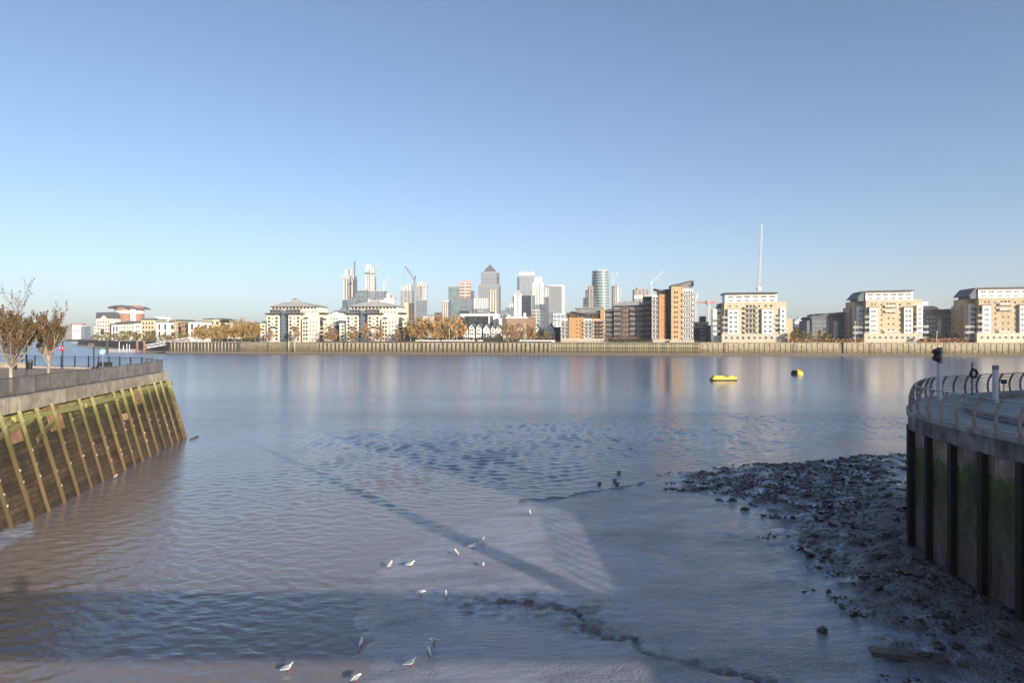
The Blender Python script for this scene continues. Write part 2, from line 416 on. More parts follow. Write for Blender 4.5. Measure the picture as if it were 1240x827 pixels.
def waves(X, Y, dy):
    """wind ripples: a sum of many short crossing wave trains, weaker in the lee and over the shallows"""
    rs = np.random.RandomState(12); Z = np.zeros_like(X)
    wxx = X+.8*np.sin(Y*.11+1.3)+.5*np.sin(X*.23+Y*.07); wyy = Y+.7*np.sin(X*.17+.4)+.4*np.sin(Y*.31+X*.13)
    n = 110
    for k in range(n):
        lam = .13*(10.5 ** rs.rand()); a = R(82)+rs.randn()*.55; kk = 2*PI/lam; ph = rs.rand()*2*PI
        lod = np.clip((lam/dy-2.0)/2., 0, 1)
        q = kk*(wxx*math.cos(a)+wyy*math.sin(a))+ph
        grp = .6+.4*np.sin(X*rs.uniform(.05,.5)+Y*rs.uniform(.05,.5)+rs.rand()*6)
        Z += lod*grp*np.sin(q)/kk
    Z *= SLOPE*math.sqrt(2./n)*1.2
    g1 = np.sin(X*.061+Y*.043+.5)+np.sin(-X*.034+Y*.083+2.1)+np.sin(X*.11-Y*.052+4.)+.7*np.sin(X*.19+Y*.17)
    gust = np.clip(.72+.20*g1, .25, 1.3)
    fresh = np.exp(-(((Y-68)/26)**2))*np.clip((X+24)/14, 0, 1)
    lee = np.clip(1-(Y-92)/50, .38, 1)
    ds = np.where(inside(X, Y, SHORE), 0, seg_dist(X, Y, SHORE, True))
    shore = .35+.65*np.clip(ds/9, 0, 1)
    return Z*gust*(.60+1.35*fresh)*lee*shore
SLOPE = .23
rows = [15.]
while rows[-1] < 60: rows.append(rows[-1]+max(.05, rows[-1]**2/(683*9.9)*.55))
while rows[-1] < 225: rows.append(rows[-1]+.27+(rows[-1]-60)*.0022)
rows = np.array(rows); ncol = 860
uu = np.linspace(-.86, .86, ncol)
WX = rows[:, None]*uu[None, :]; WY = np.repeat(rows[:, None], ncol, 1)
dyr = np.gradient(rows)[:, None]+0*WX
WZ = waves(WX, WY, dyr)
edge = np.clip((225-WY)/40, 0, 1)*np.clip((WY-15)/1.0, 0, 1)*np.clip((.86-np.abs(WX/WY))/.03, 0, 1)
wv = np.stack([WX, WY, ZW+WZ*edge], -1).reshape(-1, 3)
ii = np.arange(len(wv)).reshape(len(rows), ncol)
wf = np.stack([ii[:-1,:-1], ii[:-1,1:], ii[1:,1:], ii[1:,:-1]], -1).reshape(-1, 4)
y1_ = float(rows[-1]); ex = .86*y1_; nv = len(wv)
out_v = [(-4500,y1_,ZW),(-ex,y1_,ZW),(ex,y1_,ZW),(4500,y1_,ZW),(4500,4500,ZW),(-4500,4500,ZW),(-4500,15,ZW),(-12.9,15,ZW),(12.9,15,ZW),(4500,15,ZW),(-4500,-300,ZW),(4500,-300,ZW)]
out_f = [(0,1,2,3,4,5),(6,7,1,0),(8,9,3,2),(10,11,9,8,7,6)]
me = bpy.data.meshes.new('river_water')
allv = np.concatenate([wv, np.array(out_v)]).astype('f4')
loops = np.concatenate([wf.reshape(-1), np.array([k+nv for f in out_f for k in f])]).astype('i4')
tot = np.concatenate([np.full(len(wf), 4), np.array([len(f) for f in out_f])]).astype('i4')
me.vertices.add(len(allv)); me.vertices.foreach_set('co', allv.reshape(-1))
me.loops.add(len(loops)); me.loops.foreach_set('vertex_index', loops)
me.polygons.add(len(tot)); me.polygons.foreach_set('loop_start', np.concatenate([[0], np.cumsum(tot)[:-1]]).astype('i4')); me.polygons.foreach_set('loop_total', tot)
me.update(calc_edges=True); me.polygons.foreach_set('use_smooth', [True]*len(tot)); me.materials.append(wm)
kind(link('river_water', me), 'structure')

mm, nt, b = new_mat('wet_river_mud')
g = N(nt, 'ShaderNodeNewGeometry').outputs['Position']
at_ = N(nt, 'ShaderNodeAttribute'); at_.attribute_name = 'wet'  # holds wetness plus the shading painted along the mud edges
flow = noise_(nt, mapping(nt, g, (.5, 2.6, 1), (0, 0, R(-24))), 1.1, 6, .65, .4)
flow2 = noise_(nt, mapping(nt, g, (.9, 5., 1), (0, 0, R(-17))), 2.2, 4, .6, .3)
fine = noise_(nt, g, 14, 4, .6)
patch = noise_(nt, mapping(nt, g, (.4, .9, 1), (0, 0, R(-20))), .55, 4, .55)
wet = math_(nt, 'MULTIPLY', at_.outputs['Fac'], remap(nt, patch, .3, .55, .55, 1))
vo = N(nt, 'ShaderNodeTexVoronoi'); vo.inputs['Scale'].default_value = 8.; L(nt, mapping(nt, g, (1, 1, 1)), vo.inputs['Vector'])
vs_ = N(nt, 'ShaderNodeSeparateColor'); L(nt, vo.outputs['Color'], vs_.inputs[0])
dry = mixc(nt, remap(nt, noise_(nt, g, 1.3, 5, .65), .3, .7), (.036,.030,.025), (.105,.083,.062))
dry = mixc(nt, 1., dry, mixc(nt, vs_.outputs[0], (.45,.45,.45), (1.6,1.55,1.45)), 'MULTIPLY')
h = math_(nt, 'ADD', math_(nt, 'ADD', math_(nt, 'MULTIPLY', flow, .8), math_(nt, 'MULTIPLY', flow2, .22)), math_(nt, 'MULTIPLY', math_(nt, 'SUBTRACT', fine, vo.outputs['Distance']), math_(nt, 'MULTIPLY', math_(nt, 'SUBTRACT', 1.03, wet), .9)))
bump_(nt, b, h, .11); nt.nodes['Bump'].inputs['Filter Width'].default_value = .1
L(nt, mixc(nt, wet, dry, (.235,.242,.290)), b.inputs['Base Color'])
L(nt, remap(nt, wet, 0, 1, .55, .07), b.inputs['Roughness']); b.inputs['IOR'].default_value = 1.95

x0, x1, y0, y1, st = -27., 34., 16., 62., .125
nx, ny = int((x1-x0)/st)+1, int((y1-y0)/st)+1
gx, gy = np.meshgrid(np.linspace(x0, x1, nx), np.linspace(y0, y1, ny))
jit = np.array([[fbm(x, y, .9, 5, 3.1) for x in gx[0]] for y in gy[:, 0]]); jit2 = np.array([[fbm(x, y, .9, 5, 8.4) for x in gx[0]] for y in gy[:, 0]])
wx, wy = gx+jit*.6, gy+jit2*.45
H = bed_height(wx, wy)
rot = R(-22); u_ = gx*math.cos(rot)-gy*math.sin(rot); v_ = gx*math.sin(rot)+gy*math.cos(rot)
fl = np.array([[mnoise.fractal(Vector((a*.5, c*1.7, 0)), 1., 2., 4) for a, c in zip(ra, rc)] for ra, rc in zip(u_, v_)])
H += fl*.030
RUBD = np.where(inside(wx, wy, RUBBLE), 1, -1)*seg_dist(wx, wy, RUBBLE, True)
rub = np.clip(RUBD/1.6+.35, 0, 1)
H += rub*(jit*.13 + .015)
crum = np.exp(-(seg_dist(gx, gy, TRENCH[0][0][:5])/1.1)**2)+.45*np.exp(-(seg_dist(gx, gy, TRENCH[0][0][4:])/.8)**2)
n3 = np.zeros_like(gx); sel = (crum > .05) | (rub > .05)
n3[sel] = [mnoise.fractal(Vector((a*2.3, c*3.6, 1.7)), 1., 2., 3) for a, c in zip(gx[sel], gy[sel])]
H += n3*(crum*.05 + rub*.035)
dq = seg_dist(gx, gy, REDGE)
wet_shade = np.clip(1-np.clip(crum*n3*2.2, 0, .8), 0, 1)*np.clip(1-rub*np.clip(.40+jit*3.0+jit2*1.8, 0, .97), 0, 1)*np.clip((dq-1.0)/3.5, 0, 1)
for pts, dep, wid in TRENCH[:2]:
    wet_shade *= 1-.75*np.exp(-(seg_dist(wx, wy, pts)/(wid*1.1))**2)  # bares dark mud in the channel and paints shade along the bank lip
def bed_z(x, y):
    i = min(max((x-x0)/st, 0), nx-1.001); j = min(max((y-y0)/st, 0), ny-1.001)
    a, c = int(i), int(j); i -= a; j -= c
    return float((H[c,a]*(1-i)+H[c,a+1]*i)*(1-j) + (H[c+1,a]*(1-i)+H[c+1,a+1]*i)*j)
me = bpy.data.meshes.new('creek_bed')
vs = np.stack([gx, gy, H], -1).reshape(-1, 3)
idx = np.arange(nx*ny).reshape(ny, nx)
fs = np.stack([idx[:-1,:-1], idx[:-1,1:], idx[1:,1:], idx[1:,:-1]], -1).reshape(-1, 4)
me.from_pydata(vs.tolist(), [], fs.tolist()); me.update()
a = me.attributes.new('wet', 'FLOAT', 'POINT'); a.data.foreach_set('value', wet_shade.reshape(-1).astype('f4'))
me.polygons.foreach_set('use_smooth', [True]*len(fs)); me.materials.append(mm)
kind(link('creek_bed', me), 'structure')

# ------------------------------------------------------------------ far land
gm, nt, b = new_mat('far_bank_earth')
g = N(nt, 'ShaderNodeNewGeometry').outputs['Position']
L(nt, mixc(nt, noise_(nt, g, .02, 5), (.10,.085,.06), (.22,.19,.15)), b.inputs['Base Color']); b.inputs['Roughness'].default_value = .9
FARWALL = [(-540,1500),(-640,1080),(-590,930),(-420,705),(-312,560),(-240,462)]
c0 = FL(190); c0.y += 2
FARWALL = FARWALL[:-1] + [tuple(FL(207))[:2]] + [tuple(FL(p))[:2] for p in (292, 385, 670, 848, 1017, 1240)] + [tuple(FL(1700))[:2]]
m = MB()
m.slab(FARWALL + [(3500, 200), (4400, 1500), (4400, 4500), (-300, 4500), (-300, 2600)], -9, ZF)
m.slab([(-4400, 1500), (-2600, 1750), (-1250, 2150), (-330, 2500), (-320, 4500), (-4400, 4500)], -9, ZF-.3)
kind(m.build('far_ground', gm), 'structure')
# foreshore: a strip of shingle sloping from the wall's foot into the river
fm, nt, b = new_mat('foreshore_shingle')
g = N(nt, 'ShaderNodeNewGeometry').outputs['Position']
v = noise_(nt, mapping(nt, g, (.05, .4, 1)), 1., 5, .65); v2 = noise_(nt, g, 1.2, 4, .7)
L(nt, mixc(nt, 1., mixc(nt, v, (.13,.10,.07), (.42,.33,.23)), mixc(nt, v2, (.6,.6,.6), (1.25,1.25,1.2)), 'MULTIPLY'), b.inputs['Base Color'])
b.inputs['Roughness'].default_value = .8
m = MB()
random.seed(3)
fp = []
for i in range(140):
    px = 200 + i*9.; p = FL(px); wdt = (12 + 5*fbm(i*.13, 2.2, 1, 3)) if px < 400 else (21+6*fbm(i*.13, 2.2, 1, 3))
    fp.append((p, FL(px, -wdt*.45), FL(px, -wdt-7)))
zz = (-5.25, -5.9, -7.4)
for a, c in zip(fp, fp[1:]):
    for k in (0, 1):
        m.face([(a[k+1].x,a[k+1].y,zz[k+1]),(c[k+1].x,c[k+1].y,zz[k+1]),(c[k].x,c[k].y+.3,zz[k]),(a[k].x,a[k].y+.3,zz[k])])
pl = [Vector((x, y, 0)) for x, y in FARWALL[1:6]]
for a, c in zip(pl, pl[1:]):
    n = Vector(((c-a).y, -(c-a).x, 0)).normalized()*-1
    if n.y > 0: n = -n
    for k in range(8):
        A, C = a.lerp(c, k/8), a.lerp(c, (k+1)/8)
        m.face([(A+n*16+Vector((0,0,-7.0))), (C+n*16+Vector((0,0,-7.0))), (C+Vector((0,0,-5.3))), (A+Vector((0,0,-5.3)))])
kind(m.build('foreshore_ground', fm), 'structure')

# ------------------------------------------------------------------ far river walls
M['wallbrown'] = zbands('brown_stained_wall', [(-6.6,(.09,.075,.045)),(-4,(.15,.12,.075)),(-1.5,(.22,.18,.12)),(.6,(.26,.22,.155))], scale=.8, amp=1.2, streak=.6)
M['walldark'] = plain('dark_river_wall', (.075,.062,.05), .9, .3, .35, streak=.4)
M['walltan'] = zbands('tan_wall_panel', [(-6.6,(.11,.09,.055)),(-4.2,(.20,.165,.10)),(-2.4,(.34,.285,.19)),(.6,(.41,.36,.26))], scale=.8, amp=1.0, streak=.6, bump=.05)
M['walltimber'] = zbands('pale_old_timber', [(-6.6,(.10,.085,.055)),(-4,(.20,.17,.11)),(-1.5,(.33,.29,.205)),(.6,(.38,.34,.25))], scale=1.2, amp=1.0, vary=.35)
M['wallpost'] = plain('dark_old_timber', (.06,.05,.038), .9, .3, .9)
M['coping'] = plain('grey_coping', (.30,.27,.22), .85, .2, .6)
M['concpile'] = zbands('pale_concrete_pile', [(-6.6,(.14,.12,.075)),(-4.2,(.24,.21,.14)),(-2,(.40,.36,.28)),(.6,(.44,.40,.32))], scale=1.2, amp=1.0, vary=.25)
def wallseg(p0, p1, body, post, step, label, pw=.45, prd=.35, beam=False, cop='coping', rail='drail', parapet=0.):
    a, c = FL(p0), FL(p1); Ln = (c-a).length
    r = empty('river_wall', (a.x, a.y, 0), math.atan2(c.y-a.y, c.x-a.x), label, 'wall')
    MB().box((0,-.9,-6.8), (Ln,.3,ZF-.02)).build('wall_face', body, r)
    MB().box((0,-1.35,ZF-.02), (Ln,.5,ZF+.35+parapet)).build('coping', cop, r)
    pm = MB().box((-pw/2,-.9-prd,-6.6), (pw/2,-.88,ZF-.3)).mesh('pile', post)
    n = int(Ln/step)
    for i in range(n):
        link('pile', pm, r, (step*(i+.5)+random.uniform(-.12,.12), 0, random.uniform(-.25,.1)))
    lad = MB()
    for sx in (-.22, .22): lad.box((sx-.04,-1.62,-6.2), (sx+.04,-1.52,ZF+.9))
    for k in range(16): lad.box((-.2,-1.6,-6.0+k*.42), (.2,-1.54,-5.93+k*.42))
    lad = lad.mesh('ladder', 'drail')
    for k in range(max(1, int(Ln/38))): link('ladder', lad, r, (Ln*(k+.37)/max(1, int(Ln/38)), 0, 0))
    if beam:
        for z in (-1.2, -3.8): MB().box((0,-1.12-prd,z-.2), (Ln,-.89-prd*.3,z+.2)).build('waler', 'walltimber', r)
    if rail:
        m = MB(); zt = ZF+.35+parapet
        for z in (.55, 1.1): m.box((0,-.35,zt+z-.05), (Ln,-.28,zt+z+.05))
        for i in range(int(Ln/2)): m.box((i*2,-.36,zt), (i*2+.09,-.27,zt+1.1))
        m.build('railing', rail, r)
    return r
wallseg(207, 292, 'walldark', 'concpile', 2.45, 'dark river wall faced with evenly spaced pale concrete piles beyond the pier', .55, .5)
ws = wallseg(292, 385, 'wallbrown', 'wallbrown', 7.5, 'plain brown river wall with a pale stair below the left domed block', .5, .15)
m = MB()
u = (FL(354)-FL(292)).length
for k in range(12): m.box((u-1+k*.25, -3.1, -5.6+k*.5), (u-.2+k*.25, -1.5, -5.4+k*.5))
m.box((u-1.4,-3.2,-5.8), (u-1.15,-1.4,1.6)); m.box((u+2.6,-3.2,-5.8), (u+2.85,-1.4,1.6))
m.build('stair', 'concpile', ws)
wallseg(385, 668, 'walltan', 'wallpost', 2.75, 'long tan river wall with dark timber posts below the orange tree row', .55, .5, cop='walldark', parapet=.5)
wallseg(668, 848, 'wallpost', 'walltimber', 1.02, 'dense palisade of old pale timbers below the orange brick blocks', .5, .35, beam=True)
wallseg(848, 1015, 'walltan', 'wallpost', 2.9, 'sunlit tan river wall with thin joints below the white flats under the tall crane', .22, .12, cop='walltan', rail=None)
wallseg(1021, 1400, 'walltan', 'wallpost', 3.0, 'sunlit tan river wall with thin joints at the right, past the dark slot', .22, .12, cop='walltan', rail=None)
# receding wall on the left, behind the pier
r = empty('river_wall', (0,0,0), 0, 'low dark river wall receding behind the pier on the left', 'wall')
m, mr = MB(), MB()
pts = [Vector((x, y, 0)) for x, y in FARWALL[1:6]]
for a, c in zip(pts, pts[1:]):
    t = (c-a); ln = t.length; t.normalize(); n = Vector((-t.y, t.x, 0)); n = n if n.y < 0 else -n
    m.obox((a+c)/2+n*.5+Vector((0,0,-3)), t*ln/2, n*.5, (0,0,3.9)); 
    mr.obox((a+c)/2+n*.2+Vector((0,0,2.0)), t*ln/2, n*.06, (0,0,.08))
    for i in range(int(ln/5)): mr.obox(a+t*i*5+n*.2+Vector((0,0,1.4)), t*.07, n*.06, (0,0,.6))
m.build('wall_face', 'walldark', r); mr.build('railing', 'drail', r)

# ------------------------------------------------------------------ building kit
PANE = {}
def add_window(k, parent, loc, scale):
    o = link('window', WIN[k], parent, loc, scale); link('pane', PANE[WIN[k].name], o); return o
def unit_window(name, frame, nm=1):
    m = MB()
    PANE[name] = MB().box((.06,-.03,.05), (.94,.05,.95)).mesh('pane', 'glass')
    m.box((0,-.07,0), (1,.04,.08), 0); m.box((0,-.07,.92), (1,.04,1), 0)
    m.box((0,-.068,.08), (.07,.04,.92), 0); m.box((.93,-.068,.08), (1,.04,.92), 0)
    for k in range(nm):
        c = (k+1)/(nm+1); m.box((c-.03,-.066,.08), (c+.03,.04,.92), 0)
    return m.mesh(name, frame)
WIN = {'w': unit_window('white_window', 'wframe', 1), 'w2': unit_window('wide_white_window', 'wframe', 3), 'd': unit_window('dark_window', 'dframe', 1), 'd0': unit_window('small_dark_window', 'dframe', 0)}
def unit_balcony(name, mat, solid, slabm):
    m = MB(); m.box((0,-1.5,-.22), (1,.0,0), 1)
    if solid:
        m.box((0,-1.5,0), (1,-1.42,1.05), 0)
    else:
        for z in (.3, .6, .95): m.box((0,-1.48,z), (1,-1.42,z+.1), 0)
        for k in range(8): m.box((k/7-.008*(k>0),-1.49,0), (k/7+.008,-1.41,1.0), 0)
    for x in (0, .985): m.box((x,-1.42,0), (x+.015,0,1.0), 0)
    return m.mesh(name, [mat, slabm])
BAL = {'w': unit_balcony('white_balcony', 'rail', False, 'white'), 'ws': unit_balcony('solid_white_balcony', 'white', True, 'white'),
       'd': unit_balcony('dark_balcony', 'darkroof', True, 'darkroof'), 'g': unit_balcony('grey_balcony', 'steelgrey', False, 'whiteish'), 'o': unit_balcony('orange_balcony', 'orange', True, 'orange')}

class Bld:
    def __init__(s, name, label, p0, p1, off, cat='building', group=None):
        a, c = FL(p0, off), FL(p1, off); s.a, s.p0, s.p1, s.off = a, p0, p1, off
        s.d = (a.y+c.y)/2; s.L = (c-a).length
        s.root = empty(name, (a.x, a.y, ZF), BANK_RZ, label, cat, group); s.parts = {}; s.nw = {}
    def u(s, p, v=0.):
        q = FL(p, s.off+v*1.0); 
        e = Vector((math.cos(BANK_RZ), math.sin(BANK_RZ), 0)); return (q-s.a).dot(e)
    def w(s, y, v=0.): return CAMZ+(HY-y)*(s.d+v)/F - ZF
    def mb(s, part, mat): return s.parts.setdefault((part, mat), MB())
    SOLO = {'bay','bay_roof','glazed_bay','canopy','gable','recess','stair_tower','side_wing','chimney','frame','pier','storey_band','formwork','hoist','corner_recess','core','upper_storey','wall','lower_wall','edge_pier','base'}
    def box(s, part, mat, pa, pb, yt, yb, v0, v1):
        if part in s.SOLO: s.nw['n'] = s.nw.get('n', 0)+1
        (s.parts.setdefault((part, mat, s.nw['n']), MB()) if part in s.SOLO else s.mb(part, mat)).box((s.u(pa, v0), v0, -.5 if yb is None else s.w(yb, v0)), (s.u(pb, v0), v1, s.w(yt, v0)))
    def poly(s, part, mat, pts, v0, v1):
        s.mb(part, mat).prism([(s.u(p, v0), s.w(y, v0)) for p, y in pts], v0, v1)
    def frustum(s, part, mat, pa, pb, yb, ta, tb, yt, v0, v1, tv0, tv1):
        m = s.mb(part, mat); z0, z1 = s.w(yb, v0), s.w(yt, tv0)
        A = [(s.u(pa,v0),v0,z0),(s.u(pb,v0),v0,z0),(s.u(pb,v0),v1,z0),(s.u(pa,v0),v1,z0)]
        B = [(s.u(ta,tv0),tv0,z1),(s.u(tb,tv0),tv0,z1),(s.u(tb,tv0),tv1,z1),(s.u(ta,tv0),tv1,z1)]
        m.face(A[::-1]); m.face(B)
        for k in range(4): m.face([A[k], A[(k+1) % 4], B[(k+1) % 4], B[k]])
    def win(s, pa, pb, yt, yb, nc, nr, v=0., k='w', fw=.6, fh=.58):
        u0, u1, z0, z1 = s.u(pa, v), s.u(pb, v), s.w(yb, v), s.w(yt, v); cw, ch = (u1-u0)/nc, (z1-z0)/nr
        for j in range(nr):
            for i in range(nc):
                n = s.nw['window'] = s.nw.get('window', 0)+1
                if n > 99: return
                add_window(k, s.root, (u0+cw*(i+.5-fw/2), v-.02, z0+ch*(j+.5-fh/2)), (cw*fw, 1, ch*fh))
    def side_win(s, p, yt, yb, v0, v1, nc, nr, right=True, k='w', fw=.45, fh=.55):
        """windows on an end wall at column p, between depths v0 and v1"""
        z0, z1 = s.w(yb), s.w(yt); cw, ch = (v1-v0)/nc, (z1-z0)/nr; x = s.u(p)
        for j in range(nr):
            for i in range(nc):
                o = add_window(k, s.root, (x+.02, v0+cw*(i+.5-fw/2), z0+ch*(j+.5-fh/2)) if right else (x-.02, v0+cw*(i+.5+fw/2), z0+ch*(j+.5-fh/2)), (cw*fw, 1, ch*fh))
                o.rotation_euler = (0, 0, R(90) if right else R(-90))
    def bal(s, pa, pb, yt, yb, nr, v=0., k='w'):
        u0, u1, z0, z1 = s.u(pa, v), s.u(pb, v), s.w(yb, v), s.w(yt, v); ch = (z1-z0)/nr
        for j in range(nr):
            link('balcony', BAL[k], s.root, (u0, v, z0+ch*j+.12), (u1-u0, 1, 1))
    def done(s):
        for key, m in s.parts.items(): m.build(key[0], key[1], s.root)
        return s.root

# ---- the two cream domed blocks
def domed(s0, label):
    S = lambda p: p+s0
    b = Bld('domed_apartment_block', label, S(314.8), S(397), 22, group='cream domed apartment blocks')
    X = lambda part, mat, pa, pb, *r: b.box(part, mat, S(pa), S(pb), *r)
    X('wall', 'cream', 315, 322.4, 391, None, 1, 12); b.poly('roof', 'slate', [(S(314.6), 391), (S(322.6), 391), (S(318.7), 388.6)], .6, 12)
    X('wall', 'cream', 323, 337.6, 380.6, None, -1, 14)
    X('wall', 'cream', 337.6, 340.3, 381, None, 2, 14); X('wall', 'cream', 345.4, 349.2, 381, None, 2, 14)
    X('wall', 'cream', 349.2, 363.6, 380.6, None, -1, 14)
    X('wall', 'cream', 363.6, 385.4, 375.2, None, .5, 16)
    X('wall', 'cream', 366, 385.1, 385.4, None, -2.5, .5)
    X('wall', 'cream', 385.4, 392, 380, None, 3, 15); X('wall', 'cream', 392, 397, 387, None, 4, 15)
    X('glazed_bay', 'bglass', 340.3, 345.4, 376.5, None, -.2, 12)
    X('canopy', 'darkroof', 320.4, 340.1, 379, 380.5, -2.6, 8); X('canopy', 'darkroof', 345.4, 367, 379, 380.5, -2.6, 8); X('canopy', 'darkroof', 386, 393, 378.8, 380.3, 1, 8)
    X('upper_storey', 'steelgrey', 326.5, 340.3, 374.4, 379.2, 2, 14); X('upper_storey', 'steelgrey', 345.4, 363.6, 374.4, 379.2, 2, 14)
    X('upper_storey', 'cream', 327.5, 384.5, 370.8, 376, 5, 20)
    b.frustum('roof', 'greyroof', S(325.5), S(386), 371.2, S(344), S(365), 365.8, 3.5, 22, 8, 16)
    X('roof_lantern', 'greyroof', 352.6, 361, 362.4, 366.2, 10, 14); X('roof_lantern', 'darkroof', 355.5, 358, 361.5, 362.4, 11, 13)
    b.poly('gable', 'slate', [(S(366), 386.6), (S(373.4), 386.6), (S(369.7), 383.8)], -2.8, .4)
    b.poly('gable', 'slate', [(S(385), 387.4), (S(392.4), 387.4), (S(388.7), 383.6)], .8, 6)
    b.win(S(316.4), S(321.4), 393, 413, 1, 5, 1, 'd', .55, .45)
    b.win(S(324.4), S(327.6), 383, 412.5, 1, 7, -1, 'd', .75, .62); b.win(S(333.2), S(336.6), 383, 412.5, 1, 7, -1, 'd', .75, .62)
    b.win(S(328.4), S(332.4), 383, 395, 1, 2, -1, 'd0', .3, .3)
    b.win(S(350.2), S(353.4), 383, 412.5, 1, 7, -1, 'd', .75, .62); b.win(S(359.4), S(362.6), 383, 412.5, 1, 7, -1, 'd', .75, .62)
    b.win(S(354.2), S(358.6), 383, 395, 1, 2, -1, 'd0', .3, .3)
    X('recess', 'brown', 326.8, 333.6, 395.2, 397.8, -1.06, -.9); X('recess', 'brown', 352.6, 359.6, 395.2, 397.8, -1.06, -.9)  # dark plates on the bay fronts put a recess's shade into colour
    b.bal(S(337.6), S(340.2), 381, 413, 8, 2, 'd'); b.bal(S(345.6), S(349), 381, 413, 8, 2, 'd')
    b.win(S(364), S(384.5), 375.6, 380, 5, 1, .5, 'd0', .25, .4); b.win(S(374), S(384.6), 388, 412.5, 3, 5, -2.5, 'd0', .3, .34)
    b.win(S(366.6), S(373), 389, 412.5, 2, 5, -2.5, 'd', .62, .55)
    b.win(S(386), S(391.6), 388, 413, 1, 6, 3, 'd', .8, .6); b.bal(S(385.5), S(392), 388, 413.4, 5, 3, 'd')
    b.win(S(329), S(384), 371.6, 374.6, 13, 1, 5, 'd', .62, .7); b.win(S(327), S(340), 375, 378.6, 4, 1, 2, 'd', .7, .6); b.win(S(346), S(363), 375, 378.6, 5, 1, 2, 'd', .7, .6)
    b.win(S(393), S(396.4), 390, 412, 1, 4, 4, 'd0', .4, .35)
    b.side_win(S(397), 390, 412, 5, 14, 3, 4)
    return b.done()
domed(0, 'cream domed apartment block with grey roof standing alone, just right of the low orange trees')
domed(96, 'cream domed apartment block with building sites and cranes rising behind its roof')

# ---- white curved block between them
b = Bld('curved_roof_block', 'small white block with a rounded roof between the two cream domed blocks', 396.5, 411.5, 60)
b.poly('wall', 'white', [(397, 414), (411, 414), (411, 379), (408.5, 377.4), (404, 378), (400, 381.5), (397.4, 386.5)], 0, 12)
b.box('lower_wall', 'wslate', 399, 411.2, 394, None, -4, -.1)
b.poly('roof', 'slate', [(396.8, 386.8), (400, 381.3), (404, 377.6), (408.5, 377.0), (411.3, 378.8), (411.3, 378.1), (408.5, 376.1), (404, 376.7), (399.6, 380.4), (396.2, 386.4)], -.4, 12.4)
b.win(399, 410.6, 396, 410, 4, 3, -4, 'w', .5, .5); b.win(399.5, 410, 384, 392, 3, 2, 0, 'd', .4, .4)
b.done()

# ---- orange brick block
b = Bld('brick_apartment_block', 'low orange brick apartment block with white balcony columns and stepped sloping roof', 679, 731, 20)
b.box('wall', 'white', 679, 689, 386, None, .8, 16); b.box('wall', 'orange', 689, 707, 384.6, None, 0, 16); b.box('wall', 'white', 707, 717.5, 386, None, .6, 16)
b.box('wall', 'orange2', 717.5, 727, 386, None, .2, 16); b.box('wall', 'orange', 727, 731, 375, None, 1, 16)
b.box('upper_storey', 'brown', 686, 727.5, 378.6, 385.4, 3, 15); b.box('upper_storey', 'steelgrey', 697, 730, 373.5, 379.4, 6, 15)
b.poly('roof', 'slate', [(684, 381), (693, 376.6), (712, 380.6), (728, 378.6), (728, 379.4), (712, 381.5), (693, 377.6), (684.4, 381.9)], 1.5, 16)
b.box('roof', 'greyroof', 695.5, 731, 372.4, 373.4, 5, 16)
b.box('base', 'beige', 679, 731, 410, None, -3, .1)
b.win(680, 688.6, 387, 410, 2, 5, .8, 'w', .75, .6); b.bal(679, 689, 387, 410, 5, .8, 'g')
b.win(696.4, 704.6, 386.5, 410, 2, 5, 0, 'd0', .3, .26)
b.win(708, 717, 387, 410, 2, 5, .6, 'w', .75, .6); b.bal(706, 719, 387, 410, 5, .6, 'g')
b.win(719, 727, 387, 410, 2, 5, .2, 'd', .5, .45); b.bal(722, 730.6, 387, 410, 5, .2, 'd')
b.win(687, 727, 380, 385, 9, 1, 3, 'd', .6, .6); b.win(699, 729, 374.3, 378, 7, 1, 6, 'w', .55, .6)
b.side_win(731, 387, 410, 3, 14, 3, 5, k='d')
b.done()
# ---- dark navy block
b = Bld('dark_apartment_block', 'dark navy and brown apartment block with curved grey roof between orange brick blocks', 733, 789, 34)
b.box('wall', 'navy', 733, 743, 376, None, 2, 18); b.box('wall', 'navy', 743, 752, 370, None, .5, 18); b.box('wall', 'brown', 752, 762, 370, None, 0, 18)
b.box('wall', 'navy', 762, 780, 369, None, .6, 18); b.box('wall', 'navy', 780, 789, 360, None, 2, 18)
b.poly('roof', 'steelgrey', [(742, 370.4), (742, 369), (750, 366), (760, 364.4), (772, 365), (782, 367.4), (782, 369.2)], -.8, 16)
b.box('roof', 'slate', 779, 790, 359.4, 360.2, 1, 18); b.poly('roof', 'slate', [(732, 377), (732, 376), (743, 372), (743, 377)], 1, 16)
b.box('base', 'brown', 733, 789, 408.5, None, -2.5, .1)
b.win(754, 761, 373, 408, 2, 6, 0, 'w', .36, .36)
for pa, pb, v, yt, n in ((734, 742.5, 2, 379, 5), (743.5, 751.6, .5, 371.5, 6), (763, 769, .6, 371.5, 6), (771.5, 779.6, .6, 371.5, 6), (781, 788.4, 2, 364, 7)):
    b.win(pa, pb, yt, 408, 2, n, v, 'w', .8, .62); b.bal(pa-.3, pb+.3, yt, 408, n, v, 'd')
b.done()
